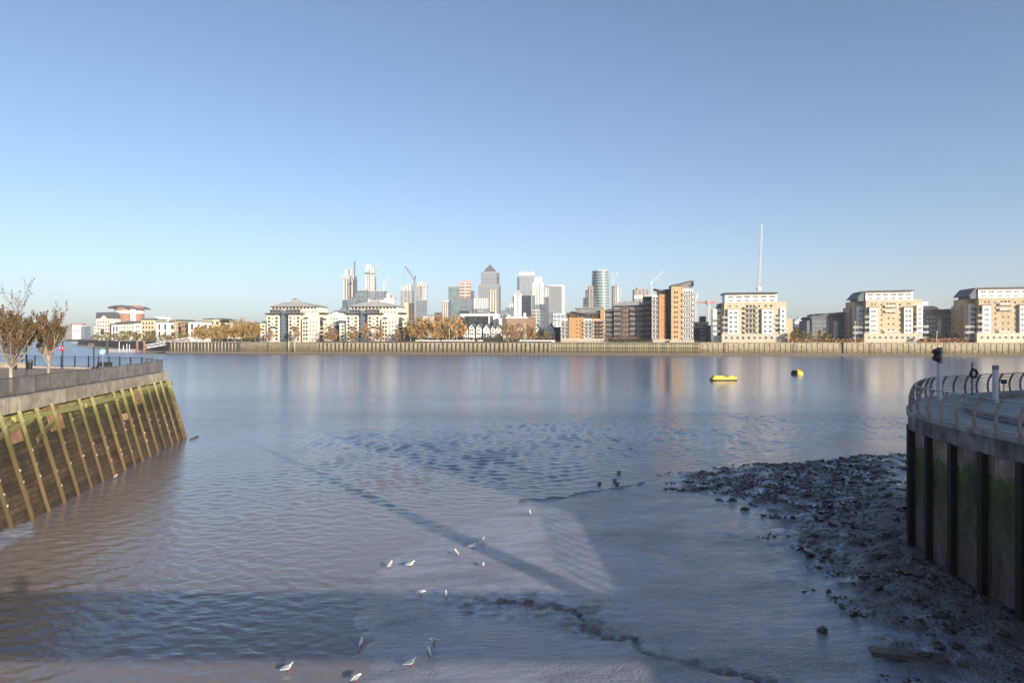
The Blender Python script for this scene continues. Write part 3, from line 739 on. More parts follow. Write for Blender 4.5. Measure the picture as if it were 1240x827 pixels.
# ---- tall orange tower
b = Bld('brick_tower_block', 'tall slim orange brick tower with a white balcony column and tilted dark roof', 789, 812.6, 24)
b.box('wall', 'white', 789.6, 798, 357.5, None, .8, 14); b.box('wall', 'orange', 798, 806.2, 356.4, None, 0, 15); b.box('wall', 'brown', 806.2, 812.6, 352, None, 2, 15)
b.poly('roof', 'slate', [(792, 349), (792, 349.9), (800, 353), (813, 351.4), (813, 349.6), (801, 351.2)], 1, 14)
b.box('upper_storey', 'steelgrey', 796, 806.4, 352.6, 356.6, 4, 13)
b.win(790.2, 797.6, 358.5, 410, 2, 9, .8, 'w', .78, .62); b.bal(788.6, 798, 358.5, 410, 9, .8, 'g')
b.win(803, 806, 359, 410, 1, 10, 0, 'd0', .35, .25); b.win(807, 812, 355, 410, 1, 10, 2, 'd', .5, .4)
b.box('base', 'beige', 788.5, 813, 411, None, -3, -.05)
b.done()
b = Bld('brick_tower_block', 'tallest orange brick tower, under a steep tilted roof, with many small paired windows', 812.8, 840, 20)
b.box('wall', 'orange2', 812.8, 824.5, 347, None, 0, 15); b.box('wall', 'orange', 824.5, 827, 346.6, None, .6, 15); b.box('wall', 'white', 827, 839.4, 350, None, .9, 15)
b.box('upper_storey', 'steelgrey', 824.5, 839.6, 344, 350, 1.5, 14)
b.poly('roof', 'slate', [(811.8, 346.6), (811.8, 345.2), (838, 339.6), (840.4, 340), (840.2, 346), (838.6, 342)], -.8, 16)
b.poly('roof', 'greyroof', [(813, 347), (839, 344.2), (839, 342.4), (813, 345.9)], .2, 14)
b.win(815.6, 821.4, 351, 411, 2, 10, 0, 'd0', .55, .42)
b.win(827.6, 839, 351, 411, 4, 9, .9, 'w', .72, .6); b.bal(825.4, 839.8, 351, 411, 9, .9, 'g')
b.box('base', 'beige', 811, 840.6, 411.6, None, -3, -.05)
b.side_win(839.4, 350, 411, 3, 14, 2, 9, k='d')
b.done()

# ---- white and buff riverside flats
def flats_common(b, S, y0=0.):
    pass
b = Bld('riverside_flats', 'white and buff brick flats standing under the tall white crane mast', 862, 960, 22, group='white and buff riverside flats')
b.box('wall', 'buff', 877, 952.2, 366, None, 0, 18); b.box('wall', 'white', 863.6, 877, 374, None, 4, 16); b.box('wall', 'buff', 874, 877.2, 367, None, 2, 16)
b.box('upper_storey', 'white', 878, 941, 355.6, 366.2, 2.5, 16); b.box('roof', 'darkroof', 876.6, 942.4, 354.2, 355.5, .5, 18)
b.box('bay', 'white', 881.4, 894.4, 374.6, 404.5, -1.6, .1); b.box('bay', 'white', 922.6, 936.6, 374.6, 404.5, -1.6, .1)
b.box('bay_roof', 'redbrick', 881, 895, 374, 374.6, -1.8, .1); b.box('bay_roof', 'redbrick', 922, 937.2, 374, 374.6, -1.8, .1)
b.box('bay', 'white', 944.6, 951.4, 373, 404.5, -.9, .1)
b.box('side_wing', 'buff', 952.2, 960, 386, None, 5, 16)
b.box('ground_storey', 'beige', 874, 954, 404.4, None, -2.2, -.05)
b.win(880, 940, 357.6, 361.4, 6, 1, 2.5, 'w2', .78, .8); b.win(880, 940, 362, 366, 6, 1, 2.5, 'w2', .62, .6)
b.win(882, 894, 376, 404, 2, 5, -1.6, 'w', .62, .5); b.win(923.4, 936, 376, 404, 2, 5, -1.6, 'w', .62, .5)
b.win(897, 901, 376, 404, 1, 5, 0, 'd', .4, .4); b.win(902.6, 915.4, 368, 404, 3, 6, 0, 'd', .7, .58); b.bal(901, 916.4, 368, 404, 6, 0, 'g')
b.win(924, 937, 368.4, 372.6, 2, 1, 0, 'd', .4, .6); b.win(880, 896, 368.4, 373, 2, 1, 0, 'w', .4, .6); b.win(917.6, 921, 368, 404, 1, 6, 0, 'd', .5, .4)
b.win(945.4, 950.8, 374, 404, 1, 5, -.9, 'w', .6, .5); b.bal(937, 944.6, 380, 404, 4, 0, 'w'); b.win(938, 944, 380, 404, 1, 4, 0, 'd', .7, .5)
b.bal(864, 874, 381, 408, 4, 4, 'w'); b.win(868, 873.4, 376, 408, 1, 5, 4, 'd', .7, .5); b.bal(874.4, 881, 379, 404, 4, 0, 'w'); b.win(877.4, 881, 379, 404, 1, 4, 0, 'd', .8, .5)
b.bal(944, 953.4, 393, 410, 3, -.9, 'w')
b.win(876, 952, 406.2, 412, 11, 1, -2.2, 'w', .5, .7)
b.poly('roof', 'slate', [(868, 374), (871, 367), (877.4, 366), (877.4, 374)], 4.2, 14)
b.done()
def curved_flats(s0, k, label):
    S = lambda p: s0 + (p-1028)*k
    dy = lambda y: HY-(HY-y)*(1+(k-1)*.9)
    b = Bld('riverside_flats', label, S(1028), S(1124), 22, group='white and buff riverside flats')
    X = lambda part, mat, pa, pb, yt, yb, *r: b.box(part, mat, S(pa), S(pb), dy(yt), None if yb is None else dy(yb), *r)
    Wn = lambda pa, pb, yt, yb, *r: b.win(S(pa), S(pb), dy(yt), dy(yb), *r)
    Bl = lambda pa, pb, yt, yb, *r: b.bal(S(pa), S(pb), dy(yt), dy(yb), *r)
    X('wall', 'buff', 1048.6, 1105.4, 363.6, None, 0, 20); X('wall', 'buff', 1105.4, 1117, 363, None, 1.5, 18); X('wall', 'buff', 1033, 1048.7, 365, None, 6, 20)
    X('side_wing', 'buff', 1028.5, 1033, 372, None, 10, 22); X('bay', 'white', 1037.6, 1045.4, 370.6, 410, 4.6, 6.1)
    X('upper_storey', 'white', 1048, 1105.6, 352.9, 363.9, 1.5, 18)
    b.poly('roof', 'slate', [(S(x), dy(y)) for x, y in ((1037.4,361.4),(1040.4,357.6),(1043.4,354),(1046,352),(1050,351.5),(1107,351.1),(1107,352.6),(1050,353),(1046.6,353.6),(1044,355.4),(1041.4,358.4),(1038.6,361.6))], -.4, 19)
    b.poly('upper_storey', 'wslate', [(S(x), dy(y)) for x, y in ((1039,364.6),(1039.4,361.4),(1042,358),(1044.6,355.2),(1047,353.6),(1048.4,353.2),(1048.4,364.6))], 2.2, 17)
    X('bay', 'white', 1053, 1062.2, 372.4, 403.6, -1.6, .1); X('bay', 'white', 1095, 1105, 372.4, 403.6, -1.6, .1); X('bay_roof', 'brown', 1052.4, 1063, 371.6, 372.4, -1.9, .1); X('bay_roof', 'brown', 1094, 1105.6, 371.6, 372.4, -1.9, .1)
    X('bay', 'white', 1110.4, 1117.6, 369.6, 406, -.4, 1.6); X('side_wing', 'white', 1117, 1124, 365.6, 370.2, 4, 16)
    X('ground_storey', 'beige', 1046.6, 1112, 403.6, None, -2.4, -.05)
    Wn(1049.4, 1105, 355, 358.6, 6, 1, 1.5, 'w2', .8, .8); Wn(1049.4, 1105, 359.6, 363.6, 6, 1, 1.5, 'w2', .6, .6)
    Wn(1053.6, 1061.8, 374, 403.4, 1, 5, -1.6, 'w2', .82, .5); Wn(1095.6, 1104.4, 374, 403.4, 2, 5, -1.6, 'w', .7, .55)
    Wn(1066, 1069, 366, 403, 1, 6, 0, 'd0', .6, .35); Wn(1073, 1085, 375, 403, 2, 4, 0, 'd', .25, .32); Wn(1088, 1091.4, 366, 403, 1, 6, 0, 'd0', .6, .35)
    Wn(1072.4, 1085, 366, 374.4, 3, 2, 0, 'd', .6, .5); Bl(1071, 1086, 366, 378, 2, 0, 'w'); Bl(1070, 1087, 397, 403, 1, 0, 'w')
    Wn(1054, 1062, 366, 370.4, 2, 1, 0, 'd', .35, .6); Wn(1097, 1103, 366, 370.4, 2, 1, 0, 'd', .35, .6)
    Bl(1046.6, 1053, 378, 404, 4, 0, 'w'); Wn(1048.8, 1052.8, 374, 404, 1, 5, 0, 'd', .8, .6)
    Wn(1038, 1045, 373, 410, 1, 6, 4.6, 'w2', .7, .5); Bl(1032.4, 1046.4, 391, 410.4, 3, 3, 'w')
    Wn(1111, 1117, 372, 406, 1, 6, -.4, 'w2', .7, .5); Bl(1106, 1123, 390, 410, 3, -.4, 'w'); Wn(1106, 1110, 378, 408, 1, 5, 1.5, 'd', .6, .5)
    Wn(1049, 1110, 406, 411.6, 9, 1, -2.4, 'w', .5, .7)
    for z in (6.,): b.side_win(S(1048.6), dy(374), dy(408), 1, 6, 1, 6, right=False, k='d')
    b.side_win(S(1033), dy(374), dy(410), 7, 19, 3, 6, right=False, k='w')
    return b.done()
curved_flats(1028, 1.0, 'white and buff flats with curved left roof end between two dark slate buildings')
curved_flats(1163, 1.075, 'white and buff flats with curved left roof end, cut by the right frame edge')

# ---- dark slate buildings and other blocks between
b = Bld('slate_warehouse', 'dark blue grey warehouse with low sloping roof left of the curved roof flats', 975, 1032, 40)
b.box('wall', 'wslate', 983, 1005, 383, None, 0, 24); b.box('wall', 'wslate', 1005, 1030, 379, None, 1.5, 24); b.box('wall', 'wslate', 977, 983, 388, None, 1, 20)
b.poly('roof', 'slate', [(981, 384.4), (1004, 379.4), (1029.5, 377), (1031, 378.6), (1031, 380), (1005, 382), (982, 386)], -.8, 24)
b.box('upper_storey', 'white', 984.5, 1001, 381.3, 384, 6, 20); b.poly('roof', 'slate', [(983.5, 381.4), (987, 380), (1006, 379.6), (1006, 380.4)], 5, 20)
b.box('glazed_bay', 'bglass', 1009, 1014.6, 389, None, .9, 3); b.box('glazed_bay', 'bglass', 1019.6, 1027, 387, None, .9, 3)
b.win(984, 1004, 387, 407, 6, 4, 0, 'w', .5, .45); b.win(1015, 1019.4, 384, 407, 1, 5, 1.5, 'w', .5, .4); b.win(1006, 1009, 384, 407, 1, 5, 1.5, 'w', .5, .4)
b.done()
b = Bld('slate_apartment_block', 'dark slate apartment block with white windows between the two curved roof flats', 1118, 1170, 44)
b.box('wall', 'wslate', 1119, 1170, 378.6, None, 0, 18); b.poly('roof', 'slate', [(1118, 379.6), (1121, 375.4), (1165, 373.4), (1170, 373.4), (1170, 379.6)], -.6, 18)
b.poly('upper_storey', 'beige', [(1117, 376.4), (1117, 372.2), (1121, 370.8), (1130, 370.4), (1136, 372.4), (1138, 376)], 5, 16)
b.box('glazed_bay', 'bglass', 1135, 1145, 387, 408, -.5, 1); b.box('glazed_bay', 'steelgrey', 1155, 1158.4, 387, 408, -.5, 1)
b.win(1121, 1163, 381, 408, 10, 5, 0, 'w', .4, .4)
b.done()
b = Bld('white_shed', 'low white shed roof seen behind shrubs right of the crane flats', 962, 979, 90)
b.box('wall', 'white', 962, 979, 389, None, 0, 20); b.box('wall', 'beige', 960, 978, 396, None, -6, -.1); b.poly('roof', 'whiteish', [(961.5, 389), (966, 386), (971, 387), (979, 386.6), (979, 389.4)], -.5, 20); b.win(962, 978, 398, 408, 5, 2, -6, 'd', .5, .5); b.box('chimney', 'whiteish', 967.6, 969.4, 384, 387, 4, 8)
b.done()
b = Bld('glazed_office', 'low pale glazed office left of the crane flats with a dark roof box', 840, 864, 70)
b.box('wall', 'whiteish', 841, 858, 391, None, 0, 20); b.box('wall', 'brown', 838, 847, 397, None, -8, -.2); b.box('wall', 'wslate', 856, 865, 394, None, -6, -.1); b.box('roof_box', 'darkroof', 848, 855, 383, 391.2, 4, 12)
b.box('roof', 'greyroof', 840.4, 858.6, 389.8, 390.9, -.5, 20.5); b.win(842, 857, 392, 408, 5, 4, 0, 'd', .75, .6)
b.done()

# ---- left far bank blocks
b = Bld('brick_rotunda_block', 'red brick block with a rounded top under a curved dark roof at the far left', 127, 162, 350)
import types
def cyl(m, cx, cy, r, z0, z1, n=28, r2=None):
    m.tube([(cx, cy, z0), (cx, cy, z1)], [r, r if r2 is None else r2], n)
uc, rr = (b.u(131)+b.u(160))/2, (b.u(160)-b.u(131))/2
cyl(b.mb('wall', 'redbrick'), uc, rr, rr, -.5, b.w(371)); cyl(b.mb('white_storey', 'white'), uc, rr, rr*1.03, b.w(379.5), b.w(376)); cyl(b.mb('upper_storey', 'redbrick'), uc, rr, rr*.8, b.w(373), b.w(369.6))
b.poly('roof', 'slate', [(129.6, 373.4), (131, 371.4), (136, 370), (146, 369.4), (154, 370.4), (158.4, 372), (160.6, 374.2), (157, 373.4), (150, 372), (140, 371.6)], -1, 2*rr)
b.win(138, 157, 381, 398, 5, 4, 1.5, 'w', .35, .4); b.box('side_wing', 'white', 157.8, 160.4, 374, None, 0, 6)
b.done()
b = Bld('gabled_cream_block', 'cream apartment block with dark gabled roof left of the red brick rotunda', 114, 138, 300)
b.box('wall', 'cream', 116.4, 134, 386, None, 0, 16); b.box('wall', 'cream', 114, 117, 393, None, 3, 14); b.box('wall', 'brown', 133, 138, 392, None, -2, 10)
b.poly('roof', 'slate', [(115.6, 386.6), (116.6, 378.4), (133, 378), (135, 386)], 1, 16); b.poly('gable', 'cream', [(121, 386), (129, 386), (125, 382)], -.6, 3); b.box('roof', 'slate', 113.6, 117.4, 392, 393, 2, 14)
b.win(117.4, 133, 388, 410, 5, 5, 0, 'd', .45, .42); b.bal(116.6, 122, 388, 410, 5, 0, 'w')
b.done()
def lowblock(label, pa, pb, yt, off, wall, roof='slate', dep=14, nc=3, nr=4, k='d', name='low_apartment_block', kick=0., fw=.42, fh=.5, cat='building'):
    b = Bld(name, label, pa, pb, off, cat)
    b.box('wall', wall, pa, pb, yt, None, 0, dep)
    b.poly('roof', roof, [(pa-.6, yt), (pa-.6, yt-.9), (pb+.6, yt-.9-kick), (pb+.6, yt)], -.5, dep+.4)
    b.win(pa+.8, pb-.8, yt+1.4, 409.5, nc, nr, 0, k, fw, fh)
    b.side_win(pb, yt+1.4, 409.5, 1, dep-1, 2, nr, k=k)
    return b.done()
b = Bld('low_apartment_block', 'white two storey block with a long sloping dark roof in front of the brick rotunda', 134, 170.5, 205)
b.box('wall', 'white', 135, 144, 393, None, -.6, 12); b.box('wall', 'cream', 144, 163, 392, None, 0, 14); b.box('wall', 'white', 163, 170.4, 391, None, -1, 14)
b.poly('roof', 'slate', [(134, 393.2), (142, 390), (160, 388.6), (171, 389.2), (171, 391.2), (150, 392.2)], -1.5, 14)
b.win(136, 143.4, 395, 409, 2, 2, -.6, 'd', .45, .8); b.win(163.8, 169.6, 393, 409, 2, 3, -1, 'd', .4, .5); b.win(146, 162, 394, 409, 5, 3, 0, 'd', .3, .4)
b.done()
lowblock('yellow block with a flat dark roof between two white blocks near the gangway', 171, 187, 387.4, 70, 'yellow', nc=4, nr=4)
b = Bld('low_apartment_block', 'white penthouse storey above the yellow and white blocks near the gangway', 173, 199, 100)
b.box('wall', 'brown', 173, 190, 386.6, None, 0, 12); b.box('upper_storey', 'white', 189, 198.6, 383.6, None, 1, 10); b.box('roof', 'slate', 172.4, 190.6, 385.6, 386.5, -.5, 12.5); b.box('roof', 'whiteish', 187, 199, 382.6, 383.5, .5, 10.5); b.win(174, 198, 387.4, 390.4, 8, 1, 0, 'd', .6, .6)
b.done()
lowblock('white block with black windows and dark cap behind the upper end of the gangway', 188.6, 204.5, 390, 50, 'white', nc=2, nr=2, fw=.26, fh=.75)
lowblock('narrow brown brick block right of the white block by the gangway', 205, 213, 388.4, 56, 'buff', nc=2, nr=4)
lowblock('plain yellow block between the brown brick and red brick blocks', 213.4, 221, 388, 64, 'yellow', nc=1, nr=3)
lowblock('red brick block left of the white block beside the orange trees', 219.4, 227, 391, 52, 'redbrick', nc=2, nr=3)
lowblock('white block with tall black windows beside the low orange trees', 227.8, 245.4, 389.6, 46, 'white', nc=2, nr=2, fw=.26, fh=.75)
lowblock('brown brick stair block right of the white block beside the orange trees', 245.8, 253, 386.8, 54, 'buff', nc=2, nr=4)
lowblock('yellow block with a flat roof rising behind the low orange trees', 253.4, 267, 386.4, 58, 'yellow', nc=2, nr=3)
b = Bld('low_apartment_block', 'low block with a thin projecting roof behind the tallest orange trees at left', 267, 281, 56)
b.box('wall', 'cream', 272, 281, 391, None, 0, 12); b.box('wall', 'brown', 267, 272.2, 389, None, 2, 12); b.box('roof', 'slate', 266, 278.6, 387, 388, -1, 12); b.win(268, 280, 391, 408, 4, 4, 0, 'd', .5, .5)
b.done()
lowblock('pale yellow block half hidden behind the orange trees left of the domed block', 281.6, 312, 391.6, 66, 'yellow', nc=6, nr=4)
lowblock('brick block in shade behind the trees between the two domed blocks', 394, 400, 400, 34, 'redbrick', nc=1, nr=2)

# ---- white gabled houses and low blocks behind the trees
def house(pa, pb, ye, yp, off, wall, roof, label, group='gabled riverside houses'):
    b = Bld('gabled_house', label, pa, pb, off, 'house', group)
    mid = (pa+pb)/2
    b.box('wall', wall, pa, pb, ye, None, 0, 9); b.poly('wall', wall, [(pa, ye+.02), (pb, ye+.02), (mid, yp)], 0.02, 8.98)
    e = .7
    b.poly('roof', roof, [(pa-e, ye+.6), (pa-e, ye-.2), (mid, yp-1.0), (pb+e, ye-.2), (pb+e, ye+.6), (mid, yp-.1)], -.5, 9.4)
    b.win(pa+.9, pb-.9, ye+.4, 411.5, 2, 3, 0, 'd', .5, .5); b.win(mid-1.1, mid+1.1, ye-2.0, ye+.1, 1, 1, 0.02, 'd0', .7, .8)
    b.box('balcony_front', 'white', pa+.4, pb-.4, 401.6, 403.6, -1.0, -.02)
    return b.done()
hs = [(561.6, 566.6, 399, 395, 'leftmost white gabled house, half behind the last yellow tree'), (568, 574.4, 397, 392.4, 'white gabled house second from the left under the dark glazed block'), (576.6, 583, 397, 392.6, 'white gabled house third from the left with dark windows'),
      (585, 593.4, 399, 392.8, 'broad white gabled house fourth from the left, facing the river'), (594.6, 600, 398, 394, 'white gabled house fifth from the left, narrow and steep'), (600.8, 606.4, 398, 394, 'white gabled house sixth from the left, next to brown trees')]
for q in hs: house(q[0], q[1], q[2], q[3], 34, 'white', 'slate', q[4])
for q in [(609, 616, 399, 395, 'cream gabled house behind the first brown tree'), (626, 633.4, 398, 392.8, 'cream gabled house behind the middle brown trees'), (636.4, 643, 398, 393, 'cream gabled house between brown and dark green trees'), (646.4, 653.6, 399, 393.4, 'cream gabled house right of the brown trees, before the grey tower'), (661.6, 671.4, 400, 392.4, 'white gabled house with dark roof left of the orange brick block')]:
    house(q[0], q[1], q[2], q[3], 38, 'cream' if q[0] < 660 else 'white', 'slate' if q[0] > 640 else 'redbrick', q[4])
lowblock('dark shaded house with steep roof beside the orange brick block', 671.6, 679.6, 397, 46, 'brown', nc=2, nr=2)
b = Bld('glazed_block', 'long low dark glazed block framed in white above the gabled houses', 557, 602, 100)
b.box('wall', 'navy', 560, 598, 383, None, 0, 20); b.box('frame', 'white', 557, 600, 380, 382.8, -.6, 20); b.box('frame', 'white', 591.4, 593, 379, None, -.7, 2); b.box('stair_tower', 'slate', 593, 596.4, 377.6, None, -.4, 10); b.box('frame', 'white', 597, 602, 383, None, -.4, 8)
b.poly('frame', 'white', [(556, 383), (558, 380.4), (562, 383), (562, 385), (558, 382.6), (556, 385)], -.8, 8); b.win(561, 591, 384, 394, 9, 2, 0, 'd', .85, .8)
b.done()
b = Bld('brick_terrace', 'brown brick terrace with a white roof edge behind the brown trees', 606, 646, 90)
b.box('wall', 'brickbrown', 613, 637, 386, None, 0, 18); b.box('wall', 'brickbrown', 637.4, 645.6, 383.4, None, 2, 18); b.box('roof', 'white', 611, 638, 383.8, 385.8, -.5, 18); b.box('chimney', 'white', 634, 636.4, 379, 384, 3, 6); b.box('stair_tower', 'slate', 608.6, 612, 381, None, -.5, 8); b.box('wall', 'cream', 604, 608.6, 385, None, 0, 8)
b.win(614, 636, 387.4, 398, 7, 2, 0, 'w', .4, .5); b.win(638.4, 645, 385, 398, 2, 3, 2, 'w', .4, .5)
b.done()
# low white promenade walls
for pa, pb, lab in ((503, 533, 'low white garden wall below the orange tree row'), (535, 575, 'low white garden wall below the yellow trees and first gabled houses'), (578, 584.6, 'short white garden wall piece below the third gabled house'), (628.6, 672, 'low white garden wall below the brown trees at centre')):
    b = Bld('garden_wall', lab, pa, pb, 4, 'wall'); b.box('wall_face', 'white', pa, pb, 412.0, None, 0, .5); b.box('coping', 'cream', pa-.2, pb+.2, 411.6, 411.98, -.1, .6); b.done()

# ------------------------------------------------------------------ towers of the business district and building sites
class Far(Bld):
    def __init__(s, name, label, p0, p1, d, cat='tower', group=None):
        s.p0, s.p1, s.d, s.off = p0, p1, d, 0
        s.root = empty(name, ((p0-CX)/F*d, d, ZF), 0, label, cat, group); s.parts = {}; s.nw = {}
    def u(s, p, v=0.): return (p-CX)/F*(s.d+v) - (s.p0-CX)/F*s.d
FC = {}
FC['ocs']   = facade('steel_tower_facade', (.24,.255,.28), (.07,.08,.095), 4.0, 3.0, .55, .62, .35)
FC['hsbc']  = facade('grey_blue_tower_facade', (.29,.31,.34), (.08,.10,.13), 4.2, 6.0, .62, .7, .4)
FC['citi']  = facade('grid_tower_facade', (.22,.235,.235), (.08,.095,.10), 4.2, 3.2, .55, .7, .4)
FC['green'] = facade('green_glass_facade', (.17,.215,.22), (.09,.13,.135), 4.0, 3.4, .72, .86, .35)
FC['grey']  = facade('grey_glass_facade', (.22,.245,.27), (.07,.09,.115), 3.8, 4.0, .66, .8, .35)
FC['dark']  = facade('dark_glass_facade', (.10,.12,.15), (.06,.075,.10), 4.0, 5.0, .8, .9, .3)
FC['white'] = facade('white_residential_facade', (.54,.54,.53), (.09,.11,.13), 3.2, 5.2, .6, .45, .6)
FC['stripe']= facade('vertical_stripe_facade', (.52,.48,.45), (.10,.065,.055), 400., 6.0, .999, .40, .6)
FC['stripey']= facade('cream_stripe_facade', (.52,.47,.37), (.09,.07,.065), 3.6, 4.4, .8, .5, .6)
FC['redfl'] = facade('unfinished_floor_facade', (.46,.43,.40), (.24,.10,.07), 7.5, 300., .55, .999, .7, .6)
FC['brownfl']= facade('brown_storey_facade', (.30,.275,.25), (.09,.07,.06), 3.6, 6.0, .6, .7, .6, .3)
FC['site']  = facade('concrete_frame_facade', (.38,.375,.37), (.11,.105,.10), 3.6, 7.0, .6, .78, .7, .5)
FC['louvre']= facade('grey_louvre_facade', (.20,.22,.26), (.11,.12,.15), 60., 3.2, .99, .5, .5, .3)

def tower(name, label, p0, p1, d, boxes, cat='tower'):
    b = Far(name, label, p0, p1, d, cat)
    for part, mat, pa, pb, yt, yb, v0, v1 in boxes: b.box(part, FC.get(mat, mat) if isinstance(mat, str) and mat in FC else mat, pa, pb, yt, yb, v0, v1)
    return b
_old = MB.mesh
# left building sites
b = tower('tower_block', 'striped brown and white tower with a white top storey, leftmost of the skyline', 414, 430, 1500, [('wall', 'stripe', 415.2, 429.6, 338, None, 0, 24), ('crown_band', 'white', 413.6, 428.8, 333.6, 338.4, -1.2, 25), ('core', 'whiteish', 417.6, 426.4, 326.6, 333.6, 6, 18)]); b.done()
b = tower('concrete_core', 'slim pale concrete core tower topped by a horizontal crane jib', 441, 456, 1450, [('wall', 'white', 442.4, 453.8, 324.6, None, 0, 18), ('core', 'whiteish', 443.6, 449.4, 320.8, 324.6, 3, 12), ('formwork', 'steelgrey', 441.6, 448, 329.6, 331.6, -2, 5), ('hoist', 'craneR', 447, 447.8, 327.6, 360, -1.6, -.1), ('formwork', 'steelgrey', 449, 453.4, 330.6, 332, -2, 5), ('hoist', 'craneD', 454.4, 455.1, 335, 360, 2, 4)]); b.done()
b = tower('office_tower', 'squat green glass tower in front of the concrete core tower', 431, 448, 1100, [('wall', 'green', 431, 447.4, 352, None, 0, 22), ('roof_plant', 'greyroof', 436, 444, 350.4, 352, 5, 15)]); b.done()
b = tower('office_tower', 'dark grey stepped tower left of the squat green glass tower', 414, 430, 1000, [('wall', 'dark', 414.4, 421.4, 363.6, None, 0, 18), ('wall', 'grey', 421.2, 430.4, 360, None, 2, 22), ('side_wing', 'green', 411.4, 419, 373, None, -4, 14)]); b.done()
b = tower('office_tower', 'grey blue louvred tower in front of the slim concrete core', 446, 466, 1000, [('wall', 'louvre', 447, 465.6, 353, 363, 0, 20), ('wall', 'whiteish', 445.6, 470, 361, None, 1, 22), ('roof', 'greyroof', 446.4, 466, 352.2, 353, -.6, 21)]); b.done()
b = Far('dome_tower', 'small pale tower with two rounded roof drums right of the louvred tower', 464, 478, 900)
b.box('wall', 'whiteish', 465, 477.4, 361, None, 0, 14); cyl(b.mb('drum', 'white'), b.u(468.4), 6, 2.6, b.w(361), b.w(355.6)); cyl(b.mb('drum', 'greyroof'), b.u(474.4), 6, 2.9, b.w(361), b.w(357)); b.box('roof', 'greyroof', 464.6, 478, 360.4, 361, -.5, 14.5); b.done()
b = tower('unfinished_tower', 'unfinished grey tower with a brown middle strip left of the luffing crane', 484.6, 500, 1300, [('wall', 'site', 485.2, 498.8, 352, None, 0, 20), ('crown_band', 'white', 486.4, 498.2, 344.6, 352.2, 1.5, 19), ('cladding_strip', 'yellow', 489.4, 494.6, 366.6, None, -1, -.05), ('side_wing', 'brown', 494.7, 500, 367, None, -.6, 16), ('formwork', 'craneR', 488.4, 490.6, 343.8, 344.6, 4, 8)]); b.done()
b = tower('unfinished_tower', 'unfinished white and grey tower right of the luffing crane mast', 503.4, 518, 1300, [('wall', 'site', 504.2, 512, 347, None, 0, 18), ('wall', 'white', 511.8, 516.8, 345, None, 1, 18), ('crown_band', 'white', 504, 517.4, 343, 346.6, -1, 18.6), ('lower_wall', 'grey', 503.6, 517, 364, None, -1.6, -.05), ('core', 'whiteish', 507, 512, 341.6, 343, 5, 12)]); b.done()
b = tower('office_block', 'low dark roofed office block right of the unfinished towers', 512, 535, 1100, [('wall', 'grey', 517, 534, 381, None, 0, 20), ('wall', 'dark', 526, 534, 378.4, None, -2, 14), ('roof', 'greyroof', 512, 526, 382.6, None, -3, 12)], 'building'); b.done()
b = tower('tower_block', 'short striped tower with a pale brown top left of the green glass tower', 535, 545, 1500, [('wall', 'stripey', 535.4, 543.4, 365, None, 0, 16), ('crown_band', 'whiteish', 535, 544, 364, 365.4, -.8, 17), ('side_wing', 'dark', 543.4, 546, 363.8, None, 1, 15)]); b.done()
b = tower('office_tower', 'flat topped green glass tower beside the half built red floors', 543, 558, 1900, [('wall', 'green', 543, 556.6, 347.6, None, 0, 36), ('roof', 'greyroof', 543, 556.8, 346.8, 347.6, -.5, 36.5)]); b.done()
b = tower('unfinished_tower', 'half built tower with red brown floors above a glass lower half', 556, 574, 1600, [('wall', 'redfl', 556.2, 569.8, 341.4, 361, 0, 26), ('formwork', 'craneR', 558, 568.6, 340, 341.4, 3, 20), ('lower_wall', 'grey', 556, 571, 360.6, None, -1.2, 27), ('side_wing', 'dark', 570, 573.8, 352.4, None, 2, 26), ('mast_climber', 'whiteish', 562.6, 563.6, 342, 361, -1.3, -.05)]); b.done()
b = Far('pyramid_tower', 'tall grey steel tower with a pyramid roof, highest of the central cluster', 579, 606, 2150)
b.box('wall', FC['ocs'], 582.4, 604.6, 330, 346, 3, 58); b.box('wall', FC['ocs'], 579.4, 606.2, 345.4, None, 0, 62); b.box('parapet', 'greyroof', 582.2, 604.8, 329.2, 330.2, 2.4, 58.6); b.box('parapet', 'steelgrey', 579.2, 606.4, 344.8, 346, -.6, 62.4)
b.box('corner_recess', FC['dark'], 601.8, 604.4, 332, 346, 2.2, 3.1); b.box('corner_recess', FC['dark'], 604.3, 606.3, 347, None, -.8, 1)  # dark glazed strips set proud of the right corners
b.box('storey_band', 'steelgrey', 582.3, 604.7, 336.4, 337.4, 2.2, 58)
b.frustum('pyramid_roof', 'slate', 585, 601.6, 329.2, 593.2, 593.5, 320.4, 9, 50, 29, 29.8); b.done()
b = tower('office_block', 'blank white office block in front of the pyramid tower', 573, 593, 1500, [('wall', 'white', 573.2, 591.6, 361, None, 0, 30), ('lower_wall', 'grey', 574, 600, 374, None, -4, 20), ('roof_plant', 'steelgrey', 578, 585.6, 374.4, 379, -8, -4.1)], 'building'); b.done()
b = tower('tower_block', 'slim cream striped tower in front of the pyramid tower right half', 592, 603, 1200, [('wall', 'stripey', 592.4, 602.4, 351, None, 0, 16), ('crown_band', 'steelgrey', 592, 602.8, 350, 351, -.6, 17)]); b.done()
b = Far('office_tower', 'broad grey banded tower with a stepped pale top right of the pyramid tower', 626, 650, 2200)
b.box('wall', FC['hsbc'], 628.4, 649, 334, None, 0, 56); b.box('side_wing', FC['dark'], 626.2, 628.6, 336, None, 2, 54); b.box('crown_band', 'whiteish', 628.2, 648, 329.2, 334.2, .8, 55); b.box('roof', 'greyroof', 628, 649.2, 328.6, 329.2, -.5, 56); b.box('parapet', 'steelgrey', 628.2, 649.2, 333.8, 334.6, -.6, 56); b.done()  # dark left strip puts the tower's shaded side face into facade colour
